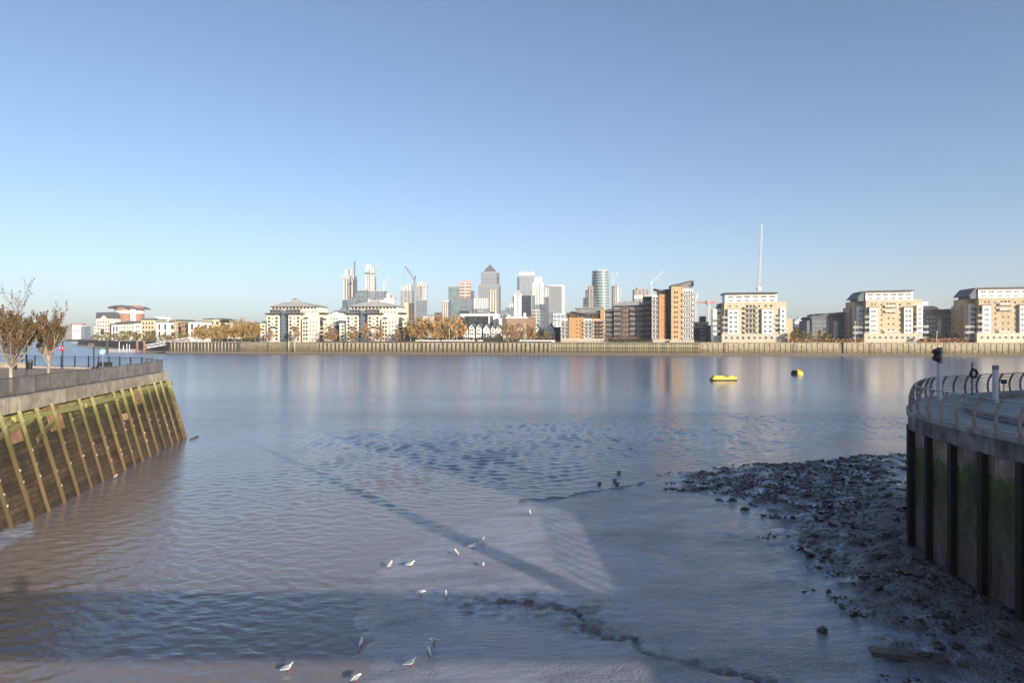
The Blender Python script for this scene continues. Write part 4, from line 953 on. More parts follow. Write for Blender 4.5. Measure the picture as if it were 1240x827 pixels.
b = tower('office_tower', 'dark glass tower block below the broad grey banded tower', 631, 644, 1500, [('wall', 'dark', 631.6, 643.2, 358, None, 0, 22), ('pier', 'slate', 638.4, 640, 364, None, -.7, -.02)]); b.done()
b = Far('residential_tower', 'white residential tower with a pointed top, shorter of the white pair', 620, 633, 1350)
b.box('wall', FC['white'], 622.6, 631.4, 357.4, None, 0, 16); b.box('side_wing', FC['green'], 620.6, 622.8, 359, None, 1.5, 15); b.frustum('roof', 'greyroof', 622.2, 631.8, 357.6, 625.4, 628.8, 351.4, -.4, 16.4, 5, 11); b.box('pier', 'white', 622.6, 624, 356, None, -.8, -.02); b.box('pier', 'white', 629.4, 631.4, 356, None, -.8, -.02); b.done()
b = Far('residential_tower', 'tall white residential tower with rounded shoulders, taller of the white pair', 643.6, 660, 1450)
b.box('wall', FC['white'], 645.4, 657.6, 342.4, None, 0, 20); b.box('crown_band', 'white', 647, 656.4, 336, 342.6, 2, 17); b.frustum('roof', 'greyroof', 647, 656.4, 336, 649, 653.8, 333.4, 2, 17, 5, 14)
b.box('pier', 'white', 645, 647, 342, None, -1, -.02); b.box('pier', 'white', 655.8, 658, 342, None, -1, -.02); b.box('side_wing', FC['brownfl'], 658, 660.6, 345.6, None, 2, 18); b.done()
b = tower('residential_tower', 'narrow pale tower tucked against the grid faced tower', 659, 665, 1400, [('wall', 'white', 659.4, 664.4, 350.6, None, 0, 12), ('crown_band', 'white', 659.2, 664.8, 348.6, 350.6, -.6, 12)]); b.done()
b = Far('office_tower', 'flat topped grid faced grey tower with a white right edge', 661, 684, 2150)
b.box('wall', FC['citi'], 663.6, 680.4, 346.6, None, 0, 50); b.box('edge_pier', 'white', 680.4, 683.4, 346, None, .4, 50); b.box('parapet', 'whiteish', 663.2, 683.6, 345.2, 346.6, -.8, 51); b.done()
b = tower('office_tower', 'mottled grey tower with a dark right slice below the tall white tower', 643, 660, 800, [('wall', 'site', 643.4, 654.4, 374.4, None, 0, 12), ('wall', 'dark', 654.4, 659.4, 368.4, None, 1, 12), ('stair_tower', 'grey', 648, 656, 368.6, 375, 2.5, 10)]); b.done()
b = tower('office_block', 'pale low office block below the grid faced tower', 664, 686, 900, [('wall', 'grey', 665, 672, 377.4, None, 0, 14), ('wall', 'white', 669.4, 685, 379.6, None, -2, 10), ('storey_band', 'steelgrey', 670, 684.6, 382.4, 384.4, -2.3, -2.02), ('storey_band', 'steelgrey', 670, 684.6, 387, 389, -2.3, -2.02)], 'building'); b.done()
b = tower('office_block', 'low pale office cluster between the pyramid tower and the white towers', 605, 623, 1300, [('wall', 'grey', 605.4, 613, 376, None, 0, 14), ('wall', 'green', 612, 622.6, 372.6, None, 2, 16), ('wall', 'whiteish', 608, 618, 381, None, -3, 8), ('stair_tower', 'white', 617, 621.6, 367, None, 4, 12)], 'building'); b.done()

# ---- round green tower with ring balconies
b = Far('round_tower', 'round green glass tower with ring balconies widening slightly towards the base', 717, 741, 1250)
uc, dd = b.u(728.6), 18.
rads = [(b.w(412), 18.6), (b.w(395), 18.6), (b.w(370), 17.9), (b.w(350), 17.2), (b.w(328), 15.8)]
def rad(z):
    for (z0, r0), (z1, r1) in zip(rads, rads[1:]):
        if z <= z1: return r0+(r1-r0)*(z-z0)/(z1-z0)
    return rads[-1][1]
FC['jade'] = facade('jade_glass_facade', (.22,.30,.30), (.09,.15,.15), 500, 3.1, .9999, .8, .2, .06)
top = b.w(327.6); m = b.mb('glass_drum', FC['jade']); zs = [i*top/24 for i in range(25)]
m.tube([(uc, dd, z) for z in zs], [rad(z)-1.0 for z in zs], 40)
for k in range(1, 25):
    z = top*k/24; mm_ = MB(); mm_.tube([(uc, dd, z-.42), (uc, dd, z+.42)], rad(z), 40); mm_.build('ring_balcony', 'whiteish', b.root)
b.box('roof_plant', 'greyroof', 723, 734, 326.4, 327.8, 10, 26); b.done()
b = tower('tower_block', 'stepped dark brown tower pair left of the round green tower', 706, 719, 1150, [('wall', 'brownfl', 713, 718.6, 346.4, None, 0, 14), ('wall', 'dark', 709.6, 713.4, 351, None, 1, 13), ('wall', 'dark', 706.4, 709.6, 360.4, None, 3, 12)]); b.done()
b = tower('tower_block', 'grey brown tower with white storey bands right of the round green tower', 741.6, 752, 1050, [('wall', 'brownfl', 742, 747.6, 347, None, 0, 12), ('wall', 'white', 747.4, 751.4, 346.6, None, .6, 12), ('roof', 'steelgrey', 741.8, 751.6, 345.8, 346.6, -.4, 12.4)]); b.done()
b = tower('tower_block', 'broad brown grey tower with a raised middle behind the dark navy block', 768, 788, 1050, [('wall', 'brownfl', 768.2, 787, 350.6, None, 0, 16), ('core', 'steelgrey', 772, 781, 348, 351, 3, 13), ('lower_wall', 'whiteish', 768, 787.4, 357.4, 362, -.8, -.02), ('side_wing', 'greyroof', 780, 788.6, 357.4, None, -3, 8)]); b.done()

# ---- low distant blocks filling the gaps of the skyline
for pa, pb, yt, d, mt, lab in ((690, 712, 384, 760, 'whiteish', 'plain low grey block just behind the orange brick block roof'), (752, 768, 369, 900, 'greyroof', 'plain distant block behind the dark navy block roof left of the broad tower'), (1121, 1140, 377, 800, 'beige', 'distant beige block behind the slate apartment block'), (948, 964, 393, 640, 'wslate', 'distant slate roof between the crane flats and the white shed')):
    b = Far('distant_block', lab, pa, pb, d, 'building'); b.box('wall', mt, pa, pb, yt, None, 0, 20); b.box('roof', 'slate', pa-.3, pb+.3, yt-.6, yt, -.5, 20.5); b.win(pa+.6, pb-.6, yt+1.2, yt+8, 6, 2, 0, 'd', .5, .5); b.done()
b = Far('distant_block', 'far upstream white faced block with grey sides on the left horizon', 79, 104, 1980, 'building')
b.box('wall', 'white', 87.4, 97.4, 393.6, None, 0, 30); b.box('side_wing', 'brownfl' and FC['brownfl'], 79.4, 87.6, 394.6, None, 3, 30); b.box('side_wing', FC['grey'], 97.2, 102.6, 395.4, None, 2, 30); b.box('roof', 'redbrick', 86, 99, 391.6, 393.7, 4, 26)
b.box('roof_plant', 'brown', 84.4, 89, 392.4, 394.8, 8, 20); b.win(88, 97, 400, 402, 3, 1, 0, 'd', .7, .5); b.done()

# ---- cranes
def lattice(m, a, c, wd, n, r=.12):
    a, c = Vector(a), Vector(c); t = (c-a).normalized()
    x = t.cross(Vector((0,1,0)) if abs(t.y) < .9 else Vector((1,0,0))).normalized()*wd/2; y = t.cross(x)
    cs = [x+y, x-y, -x-y, -x+y]
    for q in cs: m.tube([a+q, c+q], r, 4)
    for i in range(n):
        p, q = a.lerp(c, i/n), a.lerp(c, (i+1)/n)
        for k in range(4): m.tube([p+cs[k], q+cs[(k+1) % 4]], r*.7, 3, cap=False)
def crane(label, d, mast, jibs, mat='craneW', wd=2.2, n=14, r=.3, cabin=None, rope=None, jmat=None):
    """mast: (px, y_bottom, y_top); jibs: ((px,y),(px,y)) in the mast's plane at distance d"""
    Q = lambda p, y: Vector(((p-mast[0])/F*d, 0, CAMZ+(HY-y)/F*d-ZF))
    rt = empty('tower_crane', ((mast[0]-CX)/F*d, d, ZF), 0, label, 'crane', 'cranes over the building sites')
    m = MB(); lattice(m, Q(mast[0], mast[1]), Q(mast[0], mast[2]), wd, n, r); m.build('mast', mat, rt)
    for a, c in jibs:
        m = MB(); lattice(m, Q(*a), Q(*c), wd*.7, n, r*.8); m.build('jib', jmat or mat, rt)
    if cabin:
        q = Q(*cabin); MB().box(q-Vector((wd*.9,wd,wd*.8)), q+Vector((wd*.9,wd,wd*.8))).build('cabin', jmat or mat, rt)
    if rope:
        m = MB()
        for a, c in rope: m.tube([Q(*a), Q(*c)], r*.5, 3)
        m.build('tie_rope', 'craneD', rt)
    return rt
crane('very tall white lattice crane standing almost vertical behind the white flats', 620, (918.4, 408, 340), [((919.4, 348), (922.6, 272))], 'craneW', 1.8, 30, .17, cabin=(919, 350), rope=[((917.6, 338), (922.4, 276))])
crane('dark lattice crane jib rising vertically beside the striped brown tower', 1480, (429.2, 362, 340), [((429.2, 340), (429.6, 316.4))], 'craneD', 2.6, 12, .42, cabin=(429.2, 339))
crane('white crane with a horizontal jib on top of the slim concrete core', 1470, (445.6, 326, 320.8), [((440.4, 321.2), (461.4, 320.4))], 'craneW', 2.0, 12, .42, cabin=(446, 322), jmat='craneW')
crane('pale diagonal crane jib far behind the dome tower', 1800, (464.4, 362, 343), [((464.4, 342.6), (471.2, 335.8))], 'craneW', 2.2, 10, .4)
crane('grey luffing crane with bent jib and hanging rope between the two unfinished towers', 1180, (502, 400, 336.6), [((501.6, 338.6), (490.6, 322.6)), ((502.4, 337), (503.4, 334.4))], 'steelgrey', 2.0, 26, .34, cabin=(502, 338), rope=[((490.6, 322.8), (488.2, 346)), ((503.2, 334.6), (490.6, 322.8))])
crane('thin white crane jib behind the round green tower', 1700, (741.4, 350, 332), [((738, 332), (747.6, 330.6)), ((741.4, 343), (748, 330.4))], 'craneW', 1.8, 10, .36)
crane('white crane with a long raised jib above the dark navy block', 1250, (788.6, 366, 342), [((788.6, 342), (803.6, 328.4)), ((788.4, 342.4), (786, 343.4))], 'craneW', 1.9, 16, .34, cabin=(788.2, 343.4), jmat='craneW')
crane('white hammerhead crane with a red jib right of the tallest brick tower', 760, (858.4, 400, 366), [((843.6, 366.4), (859.6, 366)), ((858.4, 366), (868, 367))], 'craneW', 2.4, 18, .26, cabin=(857.6, 366.4), jmat='craneR')
crane('white crane mast standing close against the tallest brick tower', 800, (842.6, 408, 362), [((842.6, 362), (844.8, 355))], 'craneW', 2.2, 18, .26)

# ------------------------------------------------------------------ far trees
def far_tree_meshes(seed, mat, h=10., wd=7., nl=900, base=2.6, leaf=.45):
    rnd = random.Random(seed)
    m = MB(); m.tube([(0,0,0), (.05,0,h*.25), (.1,.05,h*.5), (.12,.1,h*.8)], [.22,.17,.1,.03], 6)
    tips = []
    for k in range(11):
        a = rnd.uniform(0, 2*PI); z0 = h*rnd.uniform(.22, .5); ln = wd*rnd.uniform(.25, .5)
        tip = Vector((math.cos(a)*ln, math.sin(a)*ln, z0+h*rnd.uniform(.15, .42)))
        m.tube([(.05,0,z0), tip*.5+Vector((0,0,z0*.42)), tip], [.09,.06,.02], 4, cap=False); tips.append(tip)
    trunk = m.mesh('trunk', 'farbark')
    clumps = []
    for k in range(26):
        a = rnd.uniform(0, 2*PI); z = rnd.uniform(0, 1); rr = wd*.5*math.sqrt(max(.05, 1-(2*z-.85)**2))*rnd.uniform(.35, 1.0)
        clumps.append((Vector((math.cos(a)*rr, math.sin(a)*rr, base+(h-base)*z)), rnd.uniform(.5, 1.25)*wd*.16))
    m = MB()
    for k in range(nl):
        c, r_ = rnd.choice(clumps)
        p = c+Vector((rnd.gauss(0, 1), rnd.gauss(0, 1), rnd.gauss(0, .9)))*r_*.75
        s = leaf*rnd.uniform(.5, 1.1); a = Vector((rnd.gauss(0,1), rnd.gauss(0,1), rnd.gauss(0,1))).normalized(); bb = a.orthogonal().normalized(); cc = a.cross(bb)
        m.face([p+(bb*math.cos(q)+cc*math.sin(q)*.8)*s for q in (0, 1.7, 3.1, 4.6)])
    return trunk, m.mesh('crown', mat)
TREES = {k: [far_tree_meshes(i*10+j, mt, **kw) for j in range(3)] for i, (k, mt, kw) in enumerate((
    ('or', 'leafor', dict(nl=1300)), ('br', 'leafbr', dict(nl=800)), ('ol', 'leafol', dict(nl=900, base=1.4)), ('gr', 'leafgr', dict(nl=1000, base=.6, wd=8.))))}
ORD = ['first', 'second', 'third', 'fourth', 'fifth', 'sixth', 'seventh', 'eighth', 'ninth', 'tenth', 'eleventh', 'twelfth', 'thirteenth', 'fourteenth', 'fifteenth', 'sixteenth']
def far_tree(px, ytop, wpx, off, k, label, group, name='riverside_tree', d=None):
    p = FL(px, off) if d is None else Vector(((px-CX)/F*d, d, 0))
    h = CAMZ+(HY-ytop)/F*p.y-ZF; wd = wpx/F*p.y
    r = empty(name, (p.x, p.y, ZF), random.uniform(0, 6.28), label, 'tree' if name != 'shrub' else 'shrub', group)
    t, c = random.choice(TREES[k]); sw = 10. if k != 'gr' else 10.
    s = (wd/(5.4 if k != 'gr' else 7.), wd/(5.4 if k != 'gr' else 7.), h/10.)
    if name != 'shrub': link('trunk', t, r, None, s)
    link('crown', c, r, None, s)
random.seed(11)
row = [(239, 396, 8), (246, 395.4, 9), (254, 396, 9), (261, 395.4, 9), (269, 396, 9), (276, 393.6, 9), (284, 389.8, 11), (293, 388.6, 12), (302, 391, 11), (309, 391, 10)]
for i, (p, y, wd) in enumerate(row):
    far_tree(p, y, wd, 9+random.uniform(0, 4), 'or', '%s tree from the left in the orange row between the gangway and the domed block' % ORD[i], 'orange trees left of the domed blocks')
row = [(497, 386.4, 13), (508, 386, 12), (518, 386.6, 13), (530, 384.4, 14), (541, 386.4, 11), (553, 384.2, 15)]
for i, (p, y, wd) in enumerate(row):
    far_tree(p, y, wd, 8+random.uniform(0, 3), 'or', '%s large orange tree from the left in the row right of the domed blocks' % ORD[i], 'large orange trees right of the domed blocks')
row = [(327, 400, 8, 'low brown tree before the left bay of the lone domed block'), (357, 397, 9, 'brown tree before the right bay of the lone domed block'), (397, 395.6, 10, 'orange brown tree between the two domed blocks'), (404, 397.6, 7, 'slender orange brown tree left of the second domed block'), (427.6, 396.4, 9, 'brown tree before the left bay of the second domed block'), (443, 393, 9, 'brown tree before the glazed bay of the second domed block'), (458, 396, 9, 'brown tree before the right bay of the second domed block'), (482, 399, 9, 'brown tree before the right wing of the second domed block'), (399.6, 401, 6, 'small brown tree in shade between the domed blocks')]
for p, y, wd, lab in row: far_tree(p, y, wd, 10, 'br', lab, 'brown trees before the domed blocks')
row = [(613, 392.6, 9), (620.6, 393.4, 9), (630, 392.6, 10), (639.6, 395, 9), (646.6, 397, 8)]
for i, (p, y, wd) in enumerate(row):
    far_tree(p, y, wd, 14, 'br', '%s brown tree from the left before the gabled houses at centre' % ORD[i], 'brown trees before the gabled houses')
for p, y, wd, k, lab in ((654, 401, 13, 'gr', 'dark green bushy tree before the gabled houses at centre'), (663, 404, 8, 'ol', 'small olive tree left of the orange brick block'), (494, 401, 9, 'gr', 'dark evergreen beside the right end of the second domed block'), (605, 404, 8, 'ol', 'small olive tree before the sixth white gabled house')):
    far_tree(p, y, wd, 18, k, lab, None)
row = [(960, 402, 6), (965, 400.4, 6), (972, 402.4, 7), (981, 402, 6), (992.6, 401, 6), (1001, 403, 7)]
for i, (p, y, wd) in enumerate(row):
    far_tree(p, y, wd, 14, 'ol', '%s shrub from the left on the bank between the crane flats and slate warehouse' % ORD[i], 'shrubs before the slate warehouse', name='shrub')
row = [(1126, 405, 9), (1136, 406, 9), (1150, 403.6, 10), (1159, 405.4, 8)]
for i, (p, y, wd) in enumerate(row):
    far_tree(p, y, wd, 12, 'gr', '%s dark shrub from the left before the slate apartment block' % ORD[i], 'shrubs before the slate apartment block', name='shrub')
def wall_d(px):
    k = (px-CX)/F
    for (ax, ay), (bx, by) in zip(FARWALL, FARWALL[1:]):
        den = (bx-ax)-k*(by-ay)
        if abs(den) < 1e-6: continue
        q = (k*ay-ax)/den
        if 0 <= q <= 1 and ay+(by-ay)*q < 1000: return ay+(by-ay)*q
    return 600.
row = [(117, 404, 7), (124, 399.4, 5), (131, 403, 8), (147, 402, 10), (156, 401.4, 10), (163, 403, 8), (178, 402.6, 9), (186, 403, 8), (197, 405.6, 8), (211, 403.6, 8), (220, 402.6, 6), (139, 404, 8), (170, 404.4, 7), (204, 405, 7), (227, 405, 7)]
row.sort()
for i, (p, y, wd) in enumerate(row):
    dq_ = wall_d(p)+(16 if p < 170 else 9)
    far_tree(p, y, wd, 0, 'ol' if p != 124 else 'gr', '%s olive shrub from the left before the low blocks behind the pier' % ORD[i], 'shrubs behind the pier', name='shrub', d=dq_)
# dark undergrowth between the trunks: clipped hedges
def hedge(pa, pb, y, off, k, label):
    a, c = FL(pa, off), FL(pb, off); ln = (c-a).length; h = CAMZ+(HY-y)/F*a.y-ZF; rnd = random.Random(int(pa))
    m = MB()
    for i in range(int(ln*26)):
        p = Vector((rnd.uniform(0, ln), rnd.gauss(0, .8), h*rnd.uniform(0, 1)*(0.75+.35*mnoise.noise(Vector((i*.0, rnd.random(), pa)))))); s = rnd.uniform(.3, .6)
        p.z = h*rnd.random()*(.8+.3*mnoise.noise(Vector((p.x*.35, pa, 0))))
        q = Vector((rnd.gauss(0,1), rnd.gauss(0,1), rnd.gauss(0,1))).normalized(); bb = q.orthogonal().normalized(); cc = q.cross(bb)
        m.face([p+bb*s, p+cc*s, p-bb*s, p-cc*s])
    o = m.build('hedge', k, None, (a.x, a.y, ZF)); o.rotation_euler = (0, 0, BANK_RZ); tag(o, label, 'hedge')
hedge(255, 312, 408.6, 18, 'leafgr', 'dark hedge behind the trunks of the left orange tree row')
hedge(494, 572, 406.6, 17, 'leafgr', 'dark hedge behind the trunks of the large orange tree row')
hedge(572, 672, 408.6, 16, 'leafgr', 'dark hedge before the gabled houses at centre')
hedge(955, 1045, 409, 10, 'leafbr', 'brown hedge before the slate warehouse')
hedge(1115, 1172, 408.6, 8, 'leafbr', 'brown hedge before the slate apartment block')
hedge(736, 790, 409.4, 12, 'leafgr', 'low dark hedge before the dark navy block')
# wooded shore far upstream and behind the skyline
m = MB(); rnd = random.Random(5)
for i in range(2600):
    x = rnd.uniform(-2600, -300); y = 1800+ (x+2600)*.3 + rnd.uniform(0, 60)
    z = ZF+rnd.uniform(0, 1)*(9+6*mnoise.noise(Vector((x*.012, 0, 0)))); s = rnd.uniform(2, 5)
    q = Vector((rnd.gauss(0,1), rnd.gauss(0,1), rnd.gauss(0,1))).normalized(); bb = q.orthogonal().normalized(); cc = q.cross(bb); p = Vector((x, y, z))
    m.face([p+bb*s, p+cc*s, p-bb*s, p-cc*s])
for i in range(2500):
    x = rnd.uniform(-420, 1500); y = 700-.161*x+rnd.uniform(0, 120)
    z = ZF+rnd.uniform(0, 1)*(9+3*mnoise.noise(Vector((x*.02, 3, 0)))); s = rnd.uniform(1.0, 2.6)
    q = Vector((rnd.gauss(0,1), rnd.gauss(0,1), rnd.gauss(0,1))).normalized(); bb = q.orthogonal().normalized(); cc = q.cross(bb); p = Vector((x, y, z))
    m.face([p+bb*s, p+cc*s, p-bb*s, p-cc*s])
kind(m.build('distant_woods', 'leafol'), 'stuff')
# promenade lamp posts on the far bank
for px, yt, lab in ((1035.6, 390, 'slim white lamp post before the curved roof flats'), (1134.4, 402, 'slim white lamp post before the slate apartment block'), (635.6, 392, 'thin pale lamp post among the brown trees at centre'), (544, 398, 'thin pale lamp post among the large orange trees')):
    p = FL(px, 3); h = CAMZ+(HY-yt)/F*p.y-ZF
    r = empty('lamp_post', (p.x, p.y, ZF), 0, lab, 'lamp post'); MB().tube([(0,0,0),(0,0,h)], [.14,.09], 6).build('pole', 'rail', r); MB().box((-.3,-.3,h), (.3,.3,h+.3)).build('lamp_head', 'rail', r)

# ------------------------------------------------------------------ pier on the far left
D = 470.
Q = lambda p, y, d=D: Vector(((p-CX)/F*d, d, CAMZ+(HY-y)/F*d))
r = empty('gangway', Q(176, 421), 0, 'white truss gangway sloping down from the river wall to the pontoon', 'gangway')
m, md = MB(), MB(); a, c = Q(175.6, 422, 468)-r.location, Q(229, 412.8, 462)-r.location
up = Vector((0,0,2.4)); sd_ = Vector((0,2.2,0)); n = 14
for k in (0, 1):
    o_ = sd_*k
    m.tube([a+o_, c+o_], .30, 5); m.tube([a+o_+up, c+o_+up], .28, 5)
    for i in range(n):
        p, q = a.lerp(c, i/n)+o_, a.lerp(c, (i+1)/n)+o_
        m.tube([p, q+up] if i % 2 else [p+up, q], .16, 4, cap=False); m.tube([q, q+up], .12, 4, cap=False)
m.build('truss', 'craneW', r); md.obox((a+c)/2+sd_*.5+Vector((0,0,-.2)), (c-a)/2, sd_*.5, (0,0,.15)); md.build('walkway', 'steelgrey', r)
r = empty('pontoon', Q(147, 427.6), 0, 'low white pontoon with railings and stanchions at the foot of the gangway', 'pontoon')
m = MB(); u0, u1 = (Q(128, 427)-r.location).x, (Q(168, 427)-r.location).x
MB().box((u0,-3,-.6), (u1,5,.9)).build('hull', 'steelgrey', r)
m.box((u0,-3.2,1.0), (u1,5.2,1.25))
for i in range(15):
    x = u0+(u1-u0)*i/14; m.tube([(x,-3,1.2), (x,-3,2.5)], .1, 4)
    m.tube([(x,-3,1.25), (x+.9,-3,2.4)], .1, 4)
m.box((u0,-3.1,2.4), (u1,-2.95,2.6)); m.build('railing', 'craneW', r)
m = MB()
for p, yt in ((143.4, 414), (148.4, 418), (152.6, 416), (155.8, 417)): x = (Q(p, 427)-r.location).x; m.tube([(x,1,1.2), (x,1,CAMZ+(HY-yt)/F*D-r.location.z)], .2, 5)
m.build('stanchion', 'rail', r)
for i, (p, yt, lab) in enumerate(((166.2, 412.4, 'brown mooring pile at the pontoon end, left of the gangway pair'), (174.6, 412.6, 'brown mooring pile at the foot of the gangway, right of the pair'), (129.8, 413, 'grey mooring pile at the far left end of the pontoon'))):
    q = Q(p, 428.4, 466); h = CAMZ+(HY-yt)/F*466-ZW
    o = MB().tube([(0,0,-1), (0,0,h)], .75, 12).build('mooring_pile', 'rustply' if i < 2 else 'wallpost', None, (q.x, q.y, ZW)); tag(o, lab, 'pile', 'pier piles')
for i, (p, yt) in enumerate(((215.4, 416.5), (219.4, 417.5))):
    q = Q(p, 427, 462); o = MB().tube([(0,0,-1), (0,0,CAMZ+(HY-yt)/F*462-ZW)], .5, 8).build('trestle_pile', 'wallpost', None, (q.x, q.y, ZW)); tag(o, 'dark trestle pile under the upper gangway end, %s of the two' % ('left', 'right')[i], 'pile', 'gangway trestle piles')

# ------------------------------------------------------------------ buoys
q = at(876, 460.6, ZW)
r = empty('barge_buoy', q, R(4), 'long flat yellow mooring buoy with raised ends floating on the river', 'buoy')
m = MB(); sx = [(-3.15,.35),(-2.9,.72),(-2.2,.9),(2.3,.9),(2.95,.6),(3.15,.35)]
def hull(m, secs, z0, z1, wy, mi=0):
    for (xa, wa), (xb, wb) in zip(secs, secs[1:]):
        m.face([(xa,-wa*wy,z0),(xb,-wb*wy,z0),(xb,-wb*wy,z1),(xa,-wa*wy,z1)], mi); m.face([(xa,wa*wy,z0),(xa,wa*wy,z1),(xb,wb*wy,z1),(xb,wb*wy,z0)], mi); m.face([(xa,-wa*wy,z1),(xb,-wb*wy,z1),(xb,wb*wy,z1),(xa,wa*wy,z1)], mi)
    for x, w_ in (secs[0], secs[-1]): m.face([(x,-w_*wy,z0),(x,w_*wy,z0),(x,w_*wy,z1),(x,-w_*wy,z1)], mi)
hull(m, sx, -.3, .28, 1.2); m.build('waterline_band', 'rubber', r)
m = MB(); hull(m, [(x*.97, w_*.95) for x, w_ in sx], .28, .8, 1.2); hull(m, [(-2.3,.5),(-1.6,.6),(-.6,.6),(-.1,.4)], .8, 1.12, 1.1); hull(m, [(1.1,.4),(1.6,.6),(2.3,.5),(2.6,.3)], .8, 1.05, 1.1); m.build('float_body', 'yellowp', r)
m = MB()
for x in (-.1, 1.0, -2.5, 2.7): m.tube([(x,-.15,.8), (x,-.15,1.15), (x,.15,1.15), (x,.15,.8)], .05, 5)
m.build('mooring_ring', 'black', r)
q = at(965, 453.4, ZW)
r = empty('round_buoy', q, R(-20), 'round yellow mooring buoy with a black rubber fender on its left side', 'buoy'); r.scale = (1.1, 1.1, .78)
m = MB(); prof = [(1.25,-.4),(1.3,.2),(1.22,.7),(1.0,1.15),(.6,1.5),(.25,1.62),(.2,1.9),(.05,1.95)]
m.tube([(0.2,0,z) for _, z in prof], [a for a, _ in prof], 20); m.build('float_body', 'yellowp', r, smooth=False)
m = MB()
for z in (.0, .42, .84, 1.22):
    rr = 1.42-max(0, z-.5)*.35
    m.tube([(0.2+rr*math.cos(t), rr*math.sin(t), z) for t in [PI*.52+PI*.95*k/12 for k in range(13)]], .24, 6)
m.build('fender', 'rubber', r)
m = MB(); m.tube([(.2,0,1.9),(.2,0,2.2),(.45,0,2.25),(.5,0,1.9)], .05, 5); m.build('mooring_ring', 'black', r)

# ------------------------------------------------------------------ left bank: promenade, timber wall, fences
LT = (LT1-LT0).length
def lp(t, v=0., z=0.):
    """point on the timber wall: t along its top edge, v towards the water"""
    p = LT0+LDIR*t+LNRM*v; return Vector((p.x, p.y, z))
bat = lambda z: BAT*(-z)/6.5
farL = [(-36.6, 70.2), (-41, 75.4), (-50, 80.5), (-62, 84.2), (-90, 89), (-240, 98)]
kind(MB().slab([tuple(lp(0, -.3))[:2], tuple(lp(LT, -.3))[:2]] + farL + [(-240, -60), (-12, -60)], -9, 0).build('left_promenade_ground', 'paving'), 'structure')
r = empty('timber_quay_wall', lp(LT*.5, 0, 0), 0, 'battered timber quay wall with leaning pale piles and green algae along the left bank', 'quay wall')
o_ = r.location.copy()
def rel(m):
    m.v = [(x-o_.x, y-o_.y, z-o_.z) for x, y, z in m.v]; return m
m = MB(); ts = [LT*i/60 for i in range(61)]
for a, c in zip(ts, ts[1:]):
    zs = [-.5, -1.2, -1.21, -7.2]
    for z0, z1 in zip(zs, zs[1:]):
        e0, e1 = (-.28 if z0 > -1.205 else 0), (-.28 if z1 > -1.205 else 0)
        m.face([lp(a, bat(z1)+e1, z1), lp(c, bat(z1)+e1, z1), lp(c, bat(z0)+e0, z0), lp(a, bat(z0)+e0, z0)])
m.face([lp(LT, bat(-7.2), -7.2), lp(LT, -.3, -7.2), lp(LT, -.3, -.5), lp(LT, bat(-.5), -.5)])
ow = rel(m).build('board_face', 'timberwall', r)
nseg = 12
for i in range(nseg):
    a, c = LT*i/nseg+.012, LT*(i+1)/nseg-.012
    m = MB(); m.obox((lp(a, -.12, -.4)+lp(c, -.12, -.4))/2, (lp(c)-lp(a))/2, LNRM.to_3d()*.33, (0,0,.42)); rel(m).build('coping_block', 'concrete', r)
rnd = random.Random(4)
tip_t = LT-.35
k = 0; t = tip_t
while t > 14:
    z0 = -.72+rnd.uniform(-.12, .1); lean = rnd.uniform(-.12, .12); rr = rnd.uniform(.105, .135)
    if k in (9, 12): z0 = -1.5
    pts = [lp(t+lean*(1-q), bat(z0*(1-q)-7.1*q)+.17+rnd.uniform(-.02, .02), z0*(1-q)-7.1*q) for q in (0, .25, .5, .75, 1)]
    m = MB(); m.tube(pts, [rr*1.0, rr*1.05, rr*.98, rr*.95, rr*.9], 9); rel(m).build('pile', 'pile', r)
    if t < tip_t-.5:
        mb_ = MB()
        for q in (.10, .42, .55, .68, .80):
            if rnd.random() < .3: continue
            q += rnd.uniform(-.03, .03); zq = z0*(1-q)-6.4*q; p = lp(t+lean*(1-q), bat(zq)+.17+rr*.9, zq); mb_.obox(p, LDIR.to_3d()*.05, LNRM.to_3d()*.03, (0,0,.06))
        if mb_.f: rel(mb_).build('bolt_plates', 'boltpale', r)
    t -= 2.03+rnd.uniform(-.18, .18) if k else .75
    k += 1
# broken walers between the pile heads
for (ta, za, tb, zb) in ((24, -1.22, 40, -1.28), (40.6, -1.15, 50, -1.35), (50.4, -1.3, 61, -1.2), (61.5, -1.05, 72, -1.12), (38.0, -1.95, 42.6, -1.35), (42.4, -2.6, 45.2, -1.75), (26, -2.1, 36, -2.2)):
    a, c = lp(ta, bat(za)+.02, za), lp(tb, bat(zb)+.02, zb); m = MB(); m.obox((a+c)/2, (c-a)/2, LNRM.to_3d()*.12, (0, 0, .15)); rel(m).build('waler', 'waler', r)
for ta, tb, za, zb, mt in ((44.4, 46.3, -.86, -2.35, 'rustply'), (39.6, 40.9, -1.5, -2.4, 'rustply'), (60.4, 61.9, -.9, -2.2, 'rustply'), (56.6, 57.7, -2.6, -3.1, 'tanply')):
    m = MB()
    A = [lp(ta, bat(zb)+.03, zb), lp(tb, bat(zb)+.03, zb), lp(tb, bat(za)+.03, za), lp(ta, bat(za)+.03, za)]; off = LNRM.to_3d()*.05
    m.face([p+off for p in A]); 
    for i in range(4): m.face([A[i], A[(i+1) % 4], A[(i+1) % 4]+off, A[i]+off])
    rel(m).build('patch_board', mt, r)

